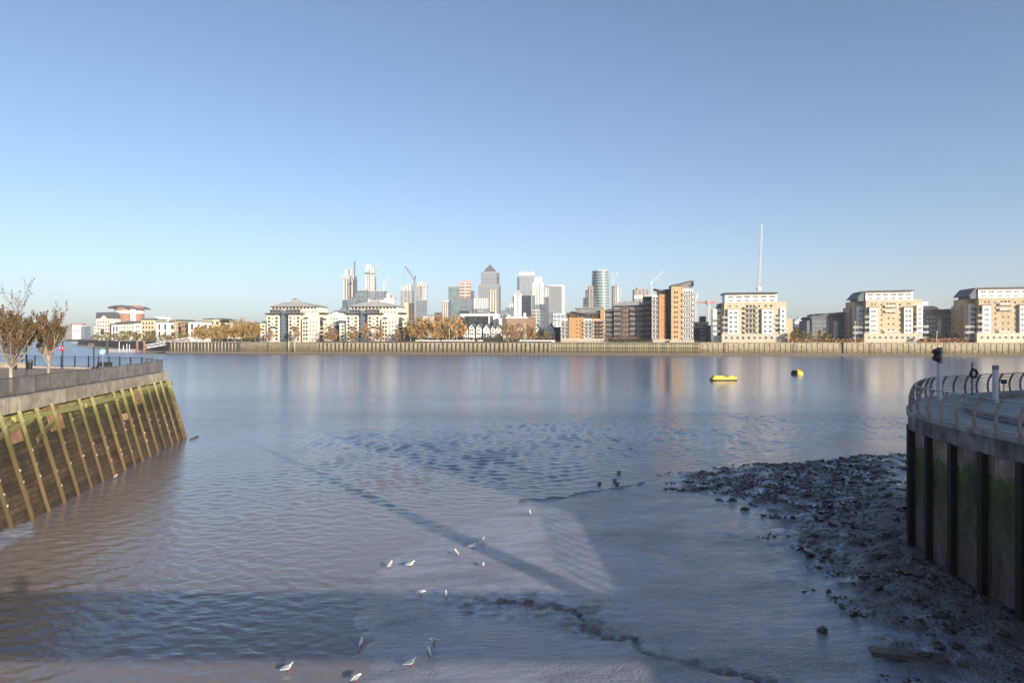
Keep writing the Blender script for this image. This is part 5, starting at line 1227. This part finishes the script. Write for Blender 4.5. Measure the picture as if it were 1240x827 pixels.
def bar_panel(name, ln, h, gap, bw, mat, rails=(.08, .98)):
    m = MB(); n = int(ln/gap)
    for i in range(n): m.box((ln*(i+.5)/n-bw/2, -bw/2, .06), (ln*(i+.5)/n+bw/2, bw/2, h*.97))
    for z in rails: m.box((0, -.018, z*h-.02), (ln, .018, z*h+.02))
    return m.mesh(name, mat)
def fence(name, label, pts, step, h, gap, bw, mat, z=0., cat='fence', postw=.035):
    r = empty(name, (pts[0][0], pts[0][1], z), 0, label, cat)
    pm = MB().box((-postw,-postw,0), (postw,postw,h*1.05)).mesh('post', mat)
    for (ax, ay), (bx, by) in zip(pts, pts[1:]):
        ln = math.hypot(bx-ax, by-ay); n = max(1, round(ln/step)); sl = ln/n; rz = math.atan2(by-ay, bx-ax); pan = bar_panel('panel', sl, h, gap, bw, mat)
        for i in range(n):
            x, y = ax+(bx-ax)*i/n-pts[0][0], ay+(by-ay)*i/n-pts[0][1]
            o = link('panel', pan, r, (x, y, 0)); o.rotation_euler = (0, 0, rz)
            o = link('post', pm, r, (x, y, 0)); o.rotation_euler = (0, 0, rz)
    link('post', pm, r, (pts[-1][0]-pts[0][0], pts[-1][1]-pts[0][1], 0))
    return r
fence('steel_fence', 'dark grey steel railing fence on the coping of the timber quay wall', [tuple(lp(26, -.3))[:2], tuple(lp(LT-.1, -.3))[:2]], 2.05, 1.12, .085, .022, 'fence', .02)
fence('steel_fence', 'dark blue steel railing fence along the far edge of the left promenade', [tuple(lp(LT-.1, -.3))[:2]] + [(x+.4, y-.5) for x, y in farL[:5]], 2.2, 1.25, .15, .012, 'navyfence', .0, postw=.06)
# kerb and low seat wall
m = MB(); pts = [(-38.4, 69.0), (-43, 73.6), (-52, 77.6), (-64, 80.6), (-80, 83)]
for (ax, ay), (bx, by) in zip(pts, pts[1:]):
    a, c = Vector((ax, ay, .09)), Vector((bx, by, .09)); t = (c-a); n = Vector((-t.y, t.x, 0)).normalized()
    m.obox((a+c)/2, t/2, n*.2, (0, 0, .09))
kind(m.build('kerb_stones', 'kerb'), 'structure')
r = empty('seat_wall', (-60, 79.2, 0), R(170), 'low pale stone seat wall behind the trees on the left promenade', 'wall'); MB().box((-4,-.3,0), (12,.3,.5)).build('wall_face', 'concrete', r); MB().box((-4.1,-.4,.5), (12.1,.4,.62)).build('seat_top', 'kerb', r)
for px, d, lab in ((17, 74, 'dark litter bin beside the low seat wall, nearer the larger tree'), (36, 74.5, 'dark litter bin beside the low seat wall, left of the smaller tree')):
    r = empty('litter_bin', ((px-CX)/F*d, d, 0), 0, lab, 'litter bin'); m = MB(); m.tube([(0,0,0),(0,0,.8)], [.24,.3], 12); m.build('bin_body', 'black', r); m = MB(); m.tube([(0,0,.86),(0,0,1.0),(0,0,1.05)], [.32,.3,.1], 12); m.build('bin_lid', 'navyfence', r)
# poles and signs
def pole_at(px, d): return ((px-CX)/F*d, d, 0)
r = empty('lamp_post', pole_at(32, 47), 0, 'slim dark lamp post between the two bare trees on the left promenade', 'lamp post')
MB().tube([(0,0,0),(0,0,.9),(0,0,.95),(0,0,4.2)], [.085,.085,.055,.045], 10).build('pole', 'navyfence', r); MB().tube([(0,0,4.2),(0,0,4.3),(0,0,4.5)], [.05,.16,.1], 10).build('lamp_head', 'navyfence', r)
r = empty('lifebuoy_post', pole_at(75.8, 75), 0, 'dark post carrying a round red lifebuoy housing on the left promenade', 'lifebuoy')
MB().tube([(0,0,0),(0,0,3.1)], .075, 10).build('pole', 'navyfence', r)
m = MB(); m.tube([(0,-.08,2.25),(0,-.2,2.25)], [.29,.27], 20); m.build('housing', 'redp', r); m = MB()
for a in (.4, 2.5): m.tube([(.1*math.cos(a)*1.6,-.21,2.25+.1*math.sin(a)), (.1*math.cos(a)*1.6,-.235,2.25+.1*math.sin(a))], .075, 10)
m.build('emblem', 'bluep', r)
r = empty('camera_post', pole_at(113.6, 72.5), 0, 'black post with a small pale box on top near the end of the left promenade', 'post')
MB().tube([(0,0,0),(0,0,.25),(0,0,.3),(0,0,2.55)], [.17,.17,.07,.06], 10).build('pole', 'black', r)
MB().box((-.6,-.12,2.5), (.08,.12,2.62)).box((-.45,-.15,2.62), (-.05,.15,2.86)).build('pale_box', 'coldconcrete', r); MB().box((-.3,-.2,2.68), (-.12,-.151,2.8)).build('box_window', 'black', r)
r = empty('round_sign', pole_at(124.2, 72), 0, 'round pale blue sign with a white walking figure on a thin post', 'sign')
MB().tube([(0,.05,0),(0,.05,2.1)], .045, 8).build('pole', 'steelgrey', r)
m = MB(); m.tube([(0,.0,1.95),(0,-.04,1.95)], .31, 24); m.build('sign_plate', 'bluep', r)
m = MB(); m.tube([(0,-.045,2.09),(0,-.06,2.09)], .05, 10); m.box((-.045,-.06,1.88), (.045,-.045,2.03)); m.obox((-.05,-.052,1.81), (.022,0,0), (0,.007,0), (-.03,0,.08)); m.obox((.05,-.052,1.81), (.022,0,0), (0,.007,0), (.03,0,.08)); m.obox((.1,-.052,1.94), (.05,0,-.02), (0,.006,0), (.008,0,.02)); m.build('figure_mark', 'wframe', r)
r = empty('bench', pole_at(125.4, 72.6), R(8), 'dark curved bench near the round blue sign', 'bench')
m = MB(); m.box((-.75,-.25,.38), (.75,.25,.45)); m.build('seat', 'black', r); m = MB(); m.obox((0,.27,.66), (.75,0,0), (0,.03,0), (0,.05,.2)); m.build('backrest', 'black', r)
for x in (-.6, .6): MB().box((x-.04,-.22,0), (x+.04,.22,.38)).build('leg', 'black', r)

def near_tree(label, loc, hgt, wid, seed, lean=None):
    rnd = random.Random(seed); rt = empty('street_tree', loc, 0, label, 'tree', None)
    mt, ml, mp, mw = MB(), MB(), MB(), MB(); zb = 1.75
    mp.tube([(0,0,0), (.02,0,.6), (.0,.02,1.2), (.02,.01,zb)], [.125,.105,.095,.10], 9)
    mp.build('trunk', 'barkpale', rt)
    def branch(p, d, ln, r0, lv):
        n = 5; pts = [p]; q = p; dd = d.copy()
        for i in range(n):
            dd = (dd+Vector((rnd.gauss(0,.09), rnd.gauss(0,.09), .13))).normalized(); q = q+dd*ln/n; pts.append(q)
        (mt if lv < 2 else mw).tube(pts, [max(.0075, r0*(1-.8*i/n)) for i in range(n+1)], 6 if lv == 0 else (4 if lv == 1 else 3), cap=False)
        if lv < 3:
            for i in range((8, 7, 5)[lv]):
                f = rnd.uniform(.18, .98); k = min(int(f*n), n-1); b0 = pts[k].lerp(pts[k+1], f*n-k)
                a = rnd.uniform(0, 2*PI); sd_ = Vector((math.cos(a), math.sin(a), 0))
                branch(b0, (dd*.8+sd_*rnd.uniform(.3, .75)+Vector((0,0,.35))).normalized(), ln*rnd.uniform(.34, .6)*(1.05-f*.3), r0*.45, lv+1)
        if lv >= 2:
            for i in range(7 if lv == 3 else 9):
                if rnd.random() < .62: continue
                f = rnd.random(); k = min(int(f*n), n-1); c = pts[k].lerp(pts[k+1], f*n-k)+Vector((rnd.gauss(0,.05), rnd.gauss(0,.05), rnd.gauss(0,.05)))
                s = rnd.uniform(.025, .06); a = Vector((rnd.gauss(0,1), rnd.gauss(0,1), rnd.gauss(0,1))).normalized(); bb = a.orthogonal().normalized(); cc = a.cross(bb)
                ml.face([c+bb*s*1.3, c+cc*s*.8, c-bb*s*1.3, c-cc*s*.8])
    nm = 10
    for i in range(nm):
        a = 2*PI*i/nm+rnd.uniform(-.25, .25); tilt = rnd.uniform(.12, .62)
        d = Vector((math.sin(tilt)*math.cos(a), math.sin(tilt)*math.sin(a), math.cos(tilt)))
        ln = (hgt-zb)*rnd.uniform(.62, .9)*(1.0 if tilt < .4 else .88)
        d = Vector((d.x*wid, d.y*wid, d.z)).normalized()
        branch(Vector((0, 0, zb-rnd.uniform(0, .35))), d, ln, .05, 0)
    if lean: branch(Vector((0,0,zb)), Vector(lean).normalized(), (hgt-zb)*1.05, .045, 1)
    mt.build('limbs', 'bark', rt); mw.build('twigs', 'twig', rt); ml.build('crown', 'leafnear', rt)
near_tree('larger upright tree with dry brown leaves at the left edge of the promenade', (-31.5, 42.9, 0), 5.6, 2.0, 21, (.42, 0, 1))
near_tree('smaller upright tree with dry brown leaves and a pale trunk by the fence', (-33.0, 48.6, 0), 5.0, 1.6, 33, (.26, 0, 1))

# row of rotten stumps running out from the timber wall
random.seed(9)
for i in range(15):
    q = i/14; a, c = at(222+ q*18, 536-q*7.5, ZW), None
    if i < 7: a = at(205-i*7, 545+i*4.6, ZW)
    o = MB().tube([(0,0,-.4), (0,0,random.uniform(.02,.07)), (0.01,0,random.uniform(.08,.14))], [.12,.11,.06], 7).build('rotten_stump', 'wallpost', None, a)
    tag(o, 'rotten timber stump just breaking the water off the end of the timber wall', 'stump', 'rotten stumps off the timber wall')

# ------------------------------------------------------------------ right bank: rounded platform
RP = [Vector((x, y, 0)) for x, y in REDGE]
cum = [0.]
for a, c in zip(RP, RP[1:]): cum.append(cum[-1]+(c-a).length)
def rp(s_, v=0., z=0.):
    """point at arc length s_ along the right edge, v towards the water"""
    s_ = min(max(s_, 0), cum[-1]-1e-3)
    k = max(i for i in range(len(cum)-1) if cum[i] <= s_); q = (s_-cum[k])/(cum[k+1]-cum[k]); p = RP[k].lerp(RP[k+1], q)
    def tan(i): return (RP[min(i+1, len(RP)-1)]-RP[max(i-1, 0)]).normalized()
    t = tan(k).lerp(tan(k+1), q).normalized(); n = Vector((-t.y, t.x, 0))
    return Vector((p.x, p.y, z))+n*v
SS = [i*.5 for i in range(int(cum[-1]/.5)+1)]
inner = [tuple(rp(s_, -.35))[:2] for s_ in SS]
kind(MB().slab(inner + [(200, 90), (200, -60), (17.7, -60)], -9, RZ).build('right_platform_ground', 'deck'), 'structure')
r = empty('quay_wall', rp(24), 0, 'curved quay wall with dark fender piles and green algae under the right platform', 'quay wall'); o_ = r.location.copy()
m = MB()
for a, c in zip(SS, SS[1:]):
    zs = [-7, -5, -3, -1.5, -.6]
    for z0, z1 in zip(zs, zs[1:]): m.face([rp(a, -.08, z0), rp(a, -.08, z1), rp(c, -.08, z1), rp(c, -.08, z0)])
rel(m).build('panel_face', 'algaewall', r)
def band(m, ss, v0, v1, z0, z1):
    for a, c in zip(ss, ss[1:]):
        m.face([rp(a, v1, z0), rp(a, v1, z1), rp(c, v1, z1), rp(c, v1, z0)]); m.face([rp(a, v0, z1), rp(c, v0, z1), rp(c, v1, z1), rp(a, v1, z1)]); m.face([rp(a, v0, z0), rp(a, v1, z0), rp(c, v1, z0), rp(c, v0, z0)]); m.face([rp(a, v0, z0), rp(c, v0, z0), rp(c, v0, z1), rp(a, v0, z1)])
for i in range(16):
    s0 = 3.0*i+.01; ss = [s0+2.98*k/6 for k in range(7)]
    if ss[-1] > cum[-1]: break
    m = MB(); band(m, ss, -.55, .10, RZ-.80, RZ-.16); m.face([rp(ss[0],-.55,RZ-.8), rp(ss[0],-.55,RZ-.16), rp(ss[0],.10,RZ-.16), rp(ss[0],.10,RZ-.8)]); m.face([rp(ss[-1],.10,RZ-.8), rp(ss[-1],.10,RZ-.16), rp(ss[-1],-.55,RZ-.16), rp(ss[-1],-.55,RZ-.8)]); rel(m).build('coping_block', 'coldconcrete', r)
m = MB(); band(m, SS[:-1], -.6, .17, RZ-.155, RZ+.03); rel(m).build('coping_lip', 'coplip', r)
s_ = 25.75-2.05*6
s225 = None
while s_ < cum[-1]-1:
    a = rp(s_); n = (rp(s_, 1)-a); t = Vector((n.y, -n.x, 0)); m = MB()
    m.obox(a+n*.03+Vector((0,0,-3.72)), t*.14, n*.13, (0,0,3.0)); rel(m).build('fender_pile', 'fender', r); s_ += 2.05
m = MB(); band(m, [i*.8 for i in range(int(cum[-1]/.8))], -2.6, -2.2, RZ+.004, RZ+.20); rel(m)
kind(m.build('platform_kerb', 'coldconcrete', None, o_), 'structure')
# railing with inward curving posts
r = empty('curved_railing', rp(24), 0, 'curved grey railing with inward leaning posts round the right platform', 'railing'); o_ = r.location.copy()
prof = [(.0,.0),(.05,.25),(.05,.5),(0,.75),(-.1,.98),(-.2,1.12)]
def pv(z):
    for (a, z0), (c, z1) in zip(prof, prof[1:]):
        if z <= z1: return a+(c-a)*(z-z0)/(z1-z0)
    return prof[-1][0]
s_ = 10.
nposts = 0
while s_ < cum[-1]-30:
    a = rp(s_); n = (rp(s_, 1)-a); t = Vector((n.y, -n.x, 0)); m = MB()
    for (v0, z0), (v1, z1) in zip(prof, prof[1:]):
        p, q = a+n*(v0-.02)+Vector((0,0,RZ+.03+z0)), a+n*(v1-.02)+Vector((0,0,RZ+.03+z1)); ax = (q-p)/2
        m.obox((p+q)/2, t*.028, ax.cross(t).normalized()*.05, ax*1.05)
    rel(m).build('post', 'railpost', r); s_ += 1.22
ss = [10+i*.4 for i in range(int((cum[-1]-40)/.4))]
for z, rr in ((1.12, .032), (.9, .014), (.7, .014), (.5, .014), (.3, .014), (.12, .014)):
    m = MB(); m.tube([rp(q, pv(z)-.02, RZ+.03+z) for q in ss], rr, 6); rel(m).build('top_rail' if z > 1 else 'rail', 'railsteel', r)
m = MB()
q = 40.
while q < cum[-1]-31:
    m.tube([rp(q, pv(z)-.05, RZ+.03+z) for z in (.1, .5, .8, 1.08)], .007, 3, cap=False); q += .12
rel(m).build('mesh_infill', 'railpost', r)
# signal post, plain post, lifebuoy
d = 36.8; r = empty('signal_post', ((1137.6-CX)/F*d, d, RZ), R(25), 'tall pale grey post carrying a black two lamp navigation signal', 'signal post')
MB().box((-.105,-.09,0), (.105,.09,2.0)).build('post', 'postwhite', r); MB().box((-.085,-.1,2.0), (.105,.1,2.86)).build('upper_post', 'steelgrey', r); MB().box((-.3,-.2,0), (.3,.2,.03)).build('base_plate', 'railsteel', r)
m = MB()
for z in (2.28, 2.62): m.tube([(-.12,0,z), (-.3,0,z), (-.42,0,z)], [.17,.175,.13], 14)
m.box((-.34,-.1,2.18), (-.1,.1,2.74)); sh = m.build('signal_head', 'black', r)
m = MB()
for z in (2.28, 2.62): m.tube([(-.421,0,z), (-.43,0,z)], [.11,.10], 12)
m.build('lens', 'lens', sh)
d = 35.6; r = empty('platform_post', ((1205.4-CX)/F*d, d, RZ), R(10), 'shorter pale grey square post standing on the right platform deck', 'post')
MB().box((-.10,-.10,0), (.10,.10,1.7)).build('post', 'postwhite', r); MB().box((-.105,-.105,1.7), (.105,.105,1.94)).build('post_cap', 'steelgrey', r); MB().box((-.28,-.2,0), (.28,.2,.03)).build('base_plate', 'railsteel', r)
d = 39.6; r = empty('lifebuoy_stand', ((1177-CX)/F*d, d, RZ), R(12), 'dark post with a ring shaped lifebuoy by the far railing of the right platform', 'lifebuoy')
MB().tube([(0,0,0),(0,0,1.95)], .045, 8).build('pole', 'railpost', r)
m = MB(); pts = [Vector((.22*math.cos(a), -.12, 1.30+.22*math.sin(a))) for a in [2*PI*k/20 for k in range(21)]]; m.tube(pts, .075, 8, cap=False); m.build('lifebuoy_ring', 'rubber', r)
MB().box((-.06,-.1,1.5), (.06,.0,1.62)).build('hook', 'black', r)
d = 41.2; r = empty('platform_cabinet', ((1215.6-CX)/F*d, d, RZ), R(12), 'small black box fixed beside the far platform railing', 'cabinet'); MB().tube([(0,0,0),(0,0,.75)], .03, 6).build('pole', 'railpost', r); MB().box((-.12,-.1,.6), (.12,.1,.85)).build('box_body', 'black', r)

# ------------------------------------------------------------------ rubble on the mud
rnd = random.Random(17)
def rock(m, c, s, rnd, flat=.55):
    ax = Vector((rnd.gauss(0,1), rnd.gauss(0,1), rnd.gauss(0,.25))).normalized(); up_ = ax.orthogonal().normalized(); up_ = Vector((0,0,1))-ax*ax.z; up_.normalize(); sd_ = ax.cross(up_)
    pts = []
    for z, rr in ((-.5, .8), (.1, 1.0), (.62, .6)):
        n = 6
        for k in range(n):
            a = 2*PI*k/n+rnd.uniform(-.3, .3); q = rr*rnd.uniform(.7, 1.15); pts.append(c+ax*math.cos(a)*q*s*rnd.uniform(1, 1.35)+sd_*math.sin(a)*q*s*.85+up_*(z+rnd.uniform(-.12, .12))*s*flat)
    i = len(m.v); m.v += [tuple(p) for p in pts]
    for l in (0, 1):
        for k in range(6): m.f.append((i+l*6+k, i+l*6+(k+1) % 6, i+l*6+6+(k+1) % 6, i+l*6+6+k)); m.m.append(0)
    m.f.append(tuple(i+12+k for k in range(6))); m.m.append(0)
RUB = np.array(RUBBLE); bx0, by0 = RUB.min(0); bx1, by1 = RUB.max(0)
m = MB(); cnt = 0
while cnt < 5200:
    x, y = rnd.uniform(bx0-2, bx1), rnd.uniform(by0-1, by1)
    if not (-.7 < (x)/y < .78): continue
    i, j = int((x-x0)/st), int((y-y0)/st)
    if not (0 <= i < nx and 0 <= j < ny): continue
    de = RUBD[j, i]
    cl = fbm(x, y, .55, 4, 5.)
    if de < -1.2 or cl < .20-de*.07 or rnd.random() > .9: 
        if not (de > 1.5 and rnd.random() < .18): continue
    s = min(.26, .04*math.exp(abs(rnd.gauss(0, .7)))); s *= 1.0 if y > 36 else .72
    rock(m, Vector((x, y, bed_z(x, y)+s*.12)), s, rnd); cnt += 1
kind(m.build('rubble', ['stone']), 'stuff')
special = {(902, 616): 'lone dark stone on the smooth mud left of the rubble field', (1003, 719): 'dark stone pair at the tip of the rubble, right of the smooth mud', (1100, 801): 'long flat brown slab lying on the mud at the bottom right', (1047, 706): 'dark stone on the wet mud below the rubble heap', (996, 764): 'small lone stone on bare mud left of the bottom right rubble'}
spots = list(special) + [(955,652),(985,655),(1010,642),(1043,668),(1050,676),(1062,685),(1070,660),(1030,655),(1090,704),(1064,722),(1078,728),(1020,738),(1034,747),(1108,735),(1120,744),(1140,760),(1150,775),(1160,790),(1180,770),(1135,785),(1198,800),(1215,785),(1165,812),(980,676),(970,668),(1000,630),(1040,618),(1060,606),(1075,590),(930,590),(905,585),(870,580),(952,566),(1010,580),(985,600),(1085,640),(1078,660),(1105,690),(1130,715),(1190,745),(1215,765)]
for k, (px, py) in enumerate(spots):
    p = at(px, py, -6.35); z = bed_z(p.x, p.y); s = rnd.uniform(.11, .25)
    m = MB(); sp = special.get((px, py))
    if sp and 'slab' in sp: m.obox((0,0,.05), (1.0,-.28,0), (.06,.22,0), (0,.02,.07)); rock(m, Vector((.3,0,.08)), .3, rnd)
    else: rock(m, Vector((0,0,0)), s if (px, py) != (902, 616) else .24, rnd, .75)
    o = m.build('stone', 'stone' if k % 3 else 'stone2', None, (p.x, p.y, z+s*.15))
    tag(o, sp or 'large dark wet stone lying in the rubble beneath the right quay wall', 'stone', 'large stones on the mud')

# ------------------------------------------------------------------ gulls and ducks
def bird_parts(secs, legs, body, wing, beak, wl=.26):
    m = MB(); n = 10; rings = []
    for x, z, ry, rz_ in secs:
        rings.append(len(m.v)); m.v += [(x, ry*math.cos(2*PI*k/n), z+rz_*math.sin(2*PI*k/n)) for k in range(n)]
    for a, c in zip(rings, rings[1:]):
        for k in range(n): m.f.append((a+k, a+(k+1) % n, c+(k+1) % n, c+k)); m.m.append(0)
    m.f.append(tuple(rings[0]+n-1-k for k in range(n))); m.f.append(tuple(rings[-1]+k for k in range(n))); m.m += [0, 0]
    out = [('body', m.mesh('body', body, True))]
    for s in (-1, 1):
        q = MB(); q.tube([(.06, s*.05, .185), (0, s*.064, .178), (-.1, s*.05, .158), (-.2, s*.02, .15)], [.012, .034, .026, .004], 7); out.append(('wing', q.mesh('wing', wing, True)))
    q = MB(); hx, hz = secs[-1][0], secs[-1][1]; q.tube([(hx-.005,0,hz), (hx+.05,0,hz-.008)], [.012,.003], 6); out.append(('beak', q.mesh('beak', beak)))
    if legs:
        for s in (-1, 1):
            q = MB(); q.tube([(.01,s*.025,.11),(0,s*.025,0)], .007, 4); q.tube([(-.005,s*.025,.004),(.045,s*.025,.004)], [.008,.016], 4); out.append(('leg', q.mesh('leg', beak)))
    return out
gs = [(-.21,.13,.012,.006),(-.14,.135,.036,.02),(-.06,.142,.056,.05),(.02,.152,.064,.062),(.075,.172,.052,.056),(.105,.212,.033,.037),(.13,.245,.035,.037),(.158,.248,.027,.027),(.175,.245,.011,.011)]
GULL = bird_parts(gs, True, 'gull', 'gullgrey', 'beak')
GULL2 = bird_parts([(-.21,.15,.012,.006),(-.14,.15,.036,.02),(-.06,.15,.056,.05),(.02,.152,.064,.06),(.08,.162,.052,.052),(.135,.172,.034,.036),(.18,.168,.034,.035),(.205,.158,.026,.026),(.22,.15,.011,.011)], True, 'gull', 'gullgrey', 'beak')
DUCK = bird_parts([(x, z-.10, ry*1.15, rz_) for x, z, ry, rz_ in gs], False, 'duckdark', 'duckdark', 'yellowp')
def bird(name, parts, px, py, rz, label, sc=1.05, group='gulls on the mud and shallows', dz=0.):
    p = at(px, py, ZW+.03); z = max(ZW-.015, bed_z(p.x, p.y)); d = F*(CAMZ-z)/(py-HY)
    r = empty(name, ((px-CX)/F*d, d, z+dz), R(rz), label, 'gull' if name == 'gull' else 'duck', group); r.scale = (sc,)*3
    for nm, me in parts: link(nm, me, r)
GL = [(642,624,100,'farthest white gull, alone near the dark mud edge at centre'), (585,656,80,'white gull standing upright beyond the shadow line, right of the pair'), (572,664,15,'white gull in side view just left of the upright gull by the shadow line'), (553,673,120,'small gull standing on the edge of the diagonal shadow'), (585,687,95,'grey looking gull standing inside the diagonal shadow line'),
      (472,688,70,'white gull facing away, left of the pair in the sunlit shallows'), (497,687,20,'white gull in side view, right of the pair in the sunlit shallows'), (509,721,10,'white gull at the edge where sunlit water meets the shadow band'), (540,725,95,'slim white gull just inside the shadow band right of another gull'), (437,784,90,'lone small gull in the middle of the shadow band'), (526,780,170,'gull in side view inside the shadow band above the nearest gulls'), (520,795,110,'gull standing at the lower edge of the shadow band'),
      (497,808,25,'largest and nearest white gull, walking on the sunlit mud at the bottom'), (431,826,60,'white gull cut by the bottom edge of the picture'), (348,814,35,'white gull standing alone in sunlit water at the bottom, farthest left of the near gulls'), (140,579,80,'white gull in the brown water at the foot of the timber wall')]
for i_, (px, py, rz, lab) in enumerate(GL): bird('gull', GULL2 if i_ % 3 == 1 else GULL, px, py, rz, lab, random.uniform(.98, 1.1))
DK = [(726,587,20,'dark duck resting left of the group near the dark mud edge'), (744,583,190,'dark duck in the middle of the group near the dark mud edge'), (747.6,588,15,'dark duck nearest the mud edge at the right of the group'), (749,573.4,170,'dark duck on the water just above the mud edge group')]
for px, py, rz, lab in DK: bird('duck', DUCK, px, py, rz, lab, 1.05, 'ducks by the mud edge')

# ------------------------------------------------------------------ the footbridge the picture is taken from, its mast, the block behind (they cast the long shadows)
r = empty('foot_bridge', (0, 0, 0), 0, 'swing footbridge with solid parapets across the creek mouth, carrying a tall mast', 'bridge')
MB().box((-20.2,-2.3,1.5), (24,.45,1.7)).build('deck', 'steelgrey', r); MB().box((-20.2,.46,.75), (24,.6,2.38)).build('front_girder', 'whiteish', r); MB().box((-20.2,-2.45,1.45), (24,-2.31,2.38)).build('back_girder', 'whiteish', r)
m = MB(); m.box((-20.2,.5,2.78), (24,.56,2.83)); m.box((-20.2,-2.4,2.78), (24,-2.34,2.83))
for i in range(30): m.box((-20+i*1.5,.51,2.38), (-19.96+i*1.5,.55,2.8)); m.box((-20+i*1.5,-2.39,2.38), (-19.96+i*1.5,-2.35,2.8))
m.build('railing', 'railsteel', r)
m = MB(); m.tube([(19.6,2.4,.12),(19.6,2.4,4),(19.6,2.4,15.6)], [.55,.5,.25], 12); m.build('mast', 'whiteish', r)
r = empty('apartment_building', (44.5, -5.8, RZ), 0, 'eight storey brick apartment building on the right bank behind the viewpoint', 'building')
MB().box((0,-14,0), (110,0,26)).build('wall', 'buff', r); MB().box((-.2,-14.2,26), (110.2,.2,26.4)).build('roof', 'slate', r)
for i in range(12):
    for j in range(7): add_window('w2', r, (3+i*5.2, .0, 1.2+j*3.2), (2.2, -1, 1.8))
# photographer leaning on the parapet
me = bpy.data.meshes.new('person')
jt = [(0,0,.95),(0,.03,1.2),(0,.05,1.42),(0,.07,1.52),(0,.1,1.64),(0,.1,1.74),(-.19,.04,1.42),(-.27,.16,1.22),(-.1,.36,1.36),(.19,.04,1.42),(.27,.16,1.22),(.1,.36,1.36),(-.1,0,.9),(-.12,.03,.5),(-.12,0,.08),(-.12,.14,.04),(.1,0,.9),(.12,.03,.5),(.12,0,.08),(.12,.14,.04)]
ed = [(0,1),(1,2),(2,3),(3,4),(4,5),(2,6),(6,7),(7,8),(2,9),(9,10),(10,11),(0,12),(12,13),(13,14),(14,15),(0,16),(16,17),(17,18),(18,19)]
me.from_pydata(jt, ed, []); me.materials.append(M['cloth'])
o = bpy.data.objects.new('person', me); COL.objects.link(o); o.location = (.1, -.62, 1.7)
mo = o.modifiers.new('skin', 'SKIN'); rad_ = [.17,.17,.16,.06,.1,.09,.075,.055,.04,.075,.055,.04,.1,.075,.05,.045,.1,.075,.05,.045]
for v, q in zip(me.skin_vertices[0].data, rad_): v.radius = (q, q)
me.skin_vertices[0].data[0].use_root = True
o.modifiers.new('subdivision', 'SUBSURF').levels = 1
tag(o, 'person in a dark coat standing on the footbridge holding up a camera', 'person')

# ------------------------------------------------------------------ haze
HAZE = 0.00010
if HAZE:
    hm = bpy.data.materials.new('haze_air'); hm.use_nodes = True; nt = hm.node_tree; nt.nodes.clear()
    out = N(nt, 'ShaderNodeOutputMaterial'); pvn = N(nt, 'ShaderNodeVolumePrincipled'); L(nt, pvn.outputs[0], out.inputs['Volume'])
    pvn.inputs['Density'].default_value = HAZE; pvn.inputs['Color'].default_value = (.90, .92, 1, 1); pvn.inputs['Anisotropy'].default_value = 0.
    m = MB().box((-4600, -400, -12), (4600, 4600, 290)); kind(m.build('haze', hm), 'stuff')
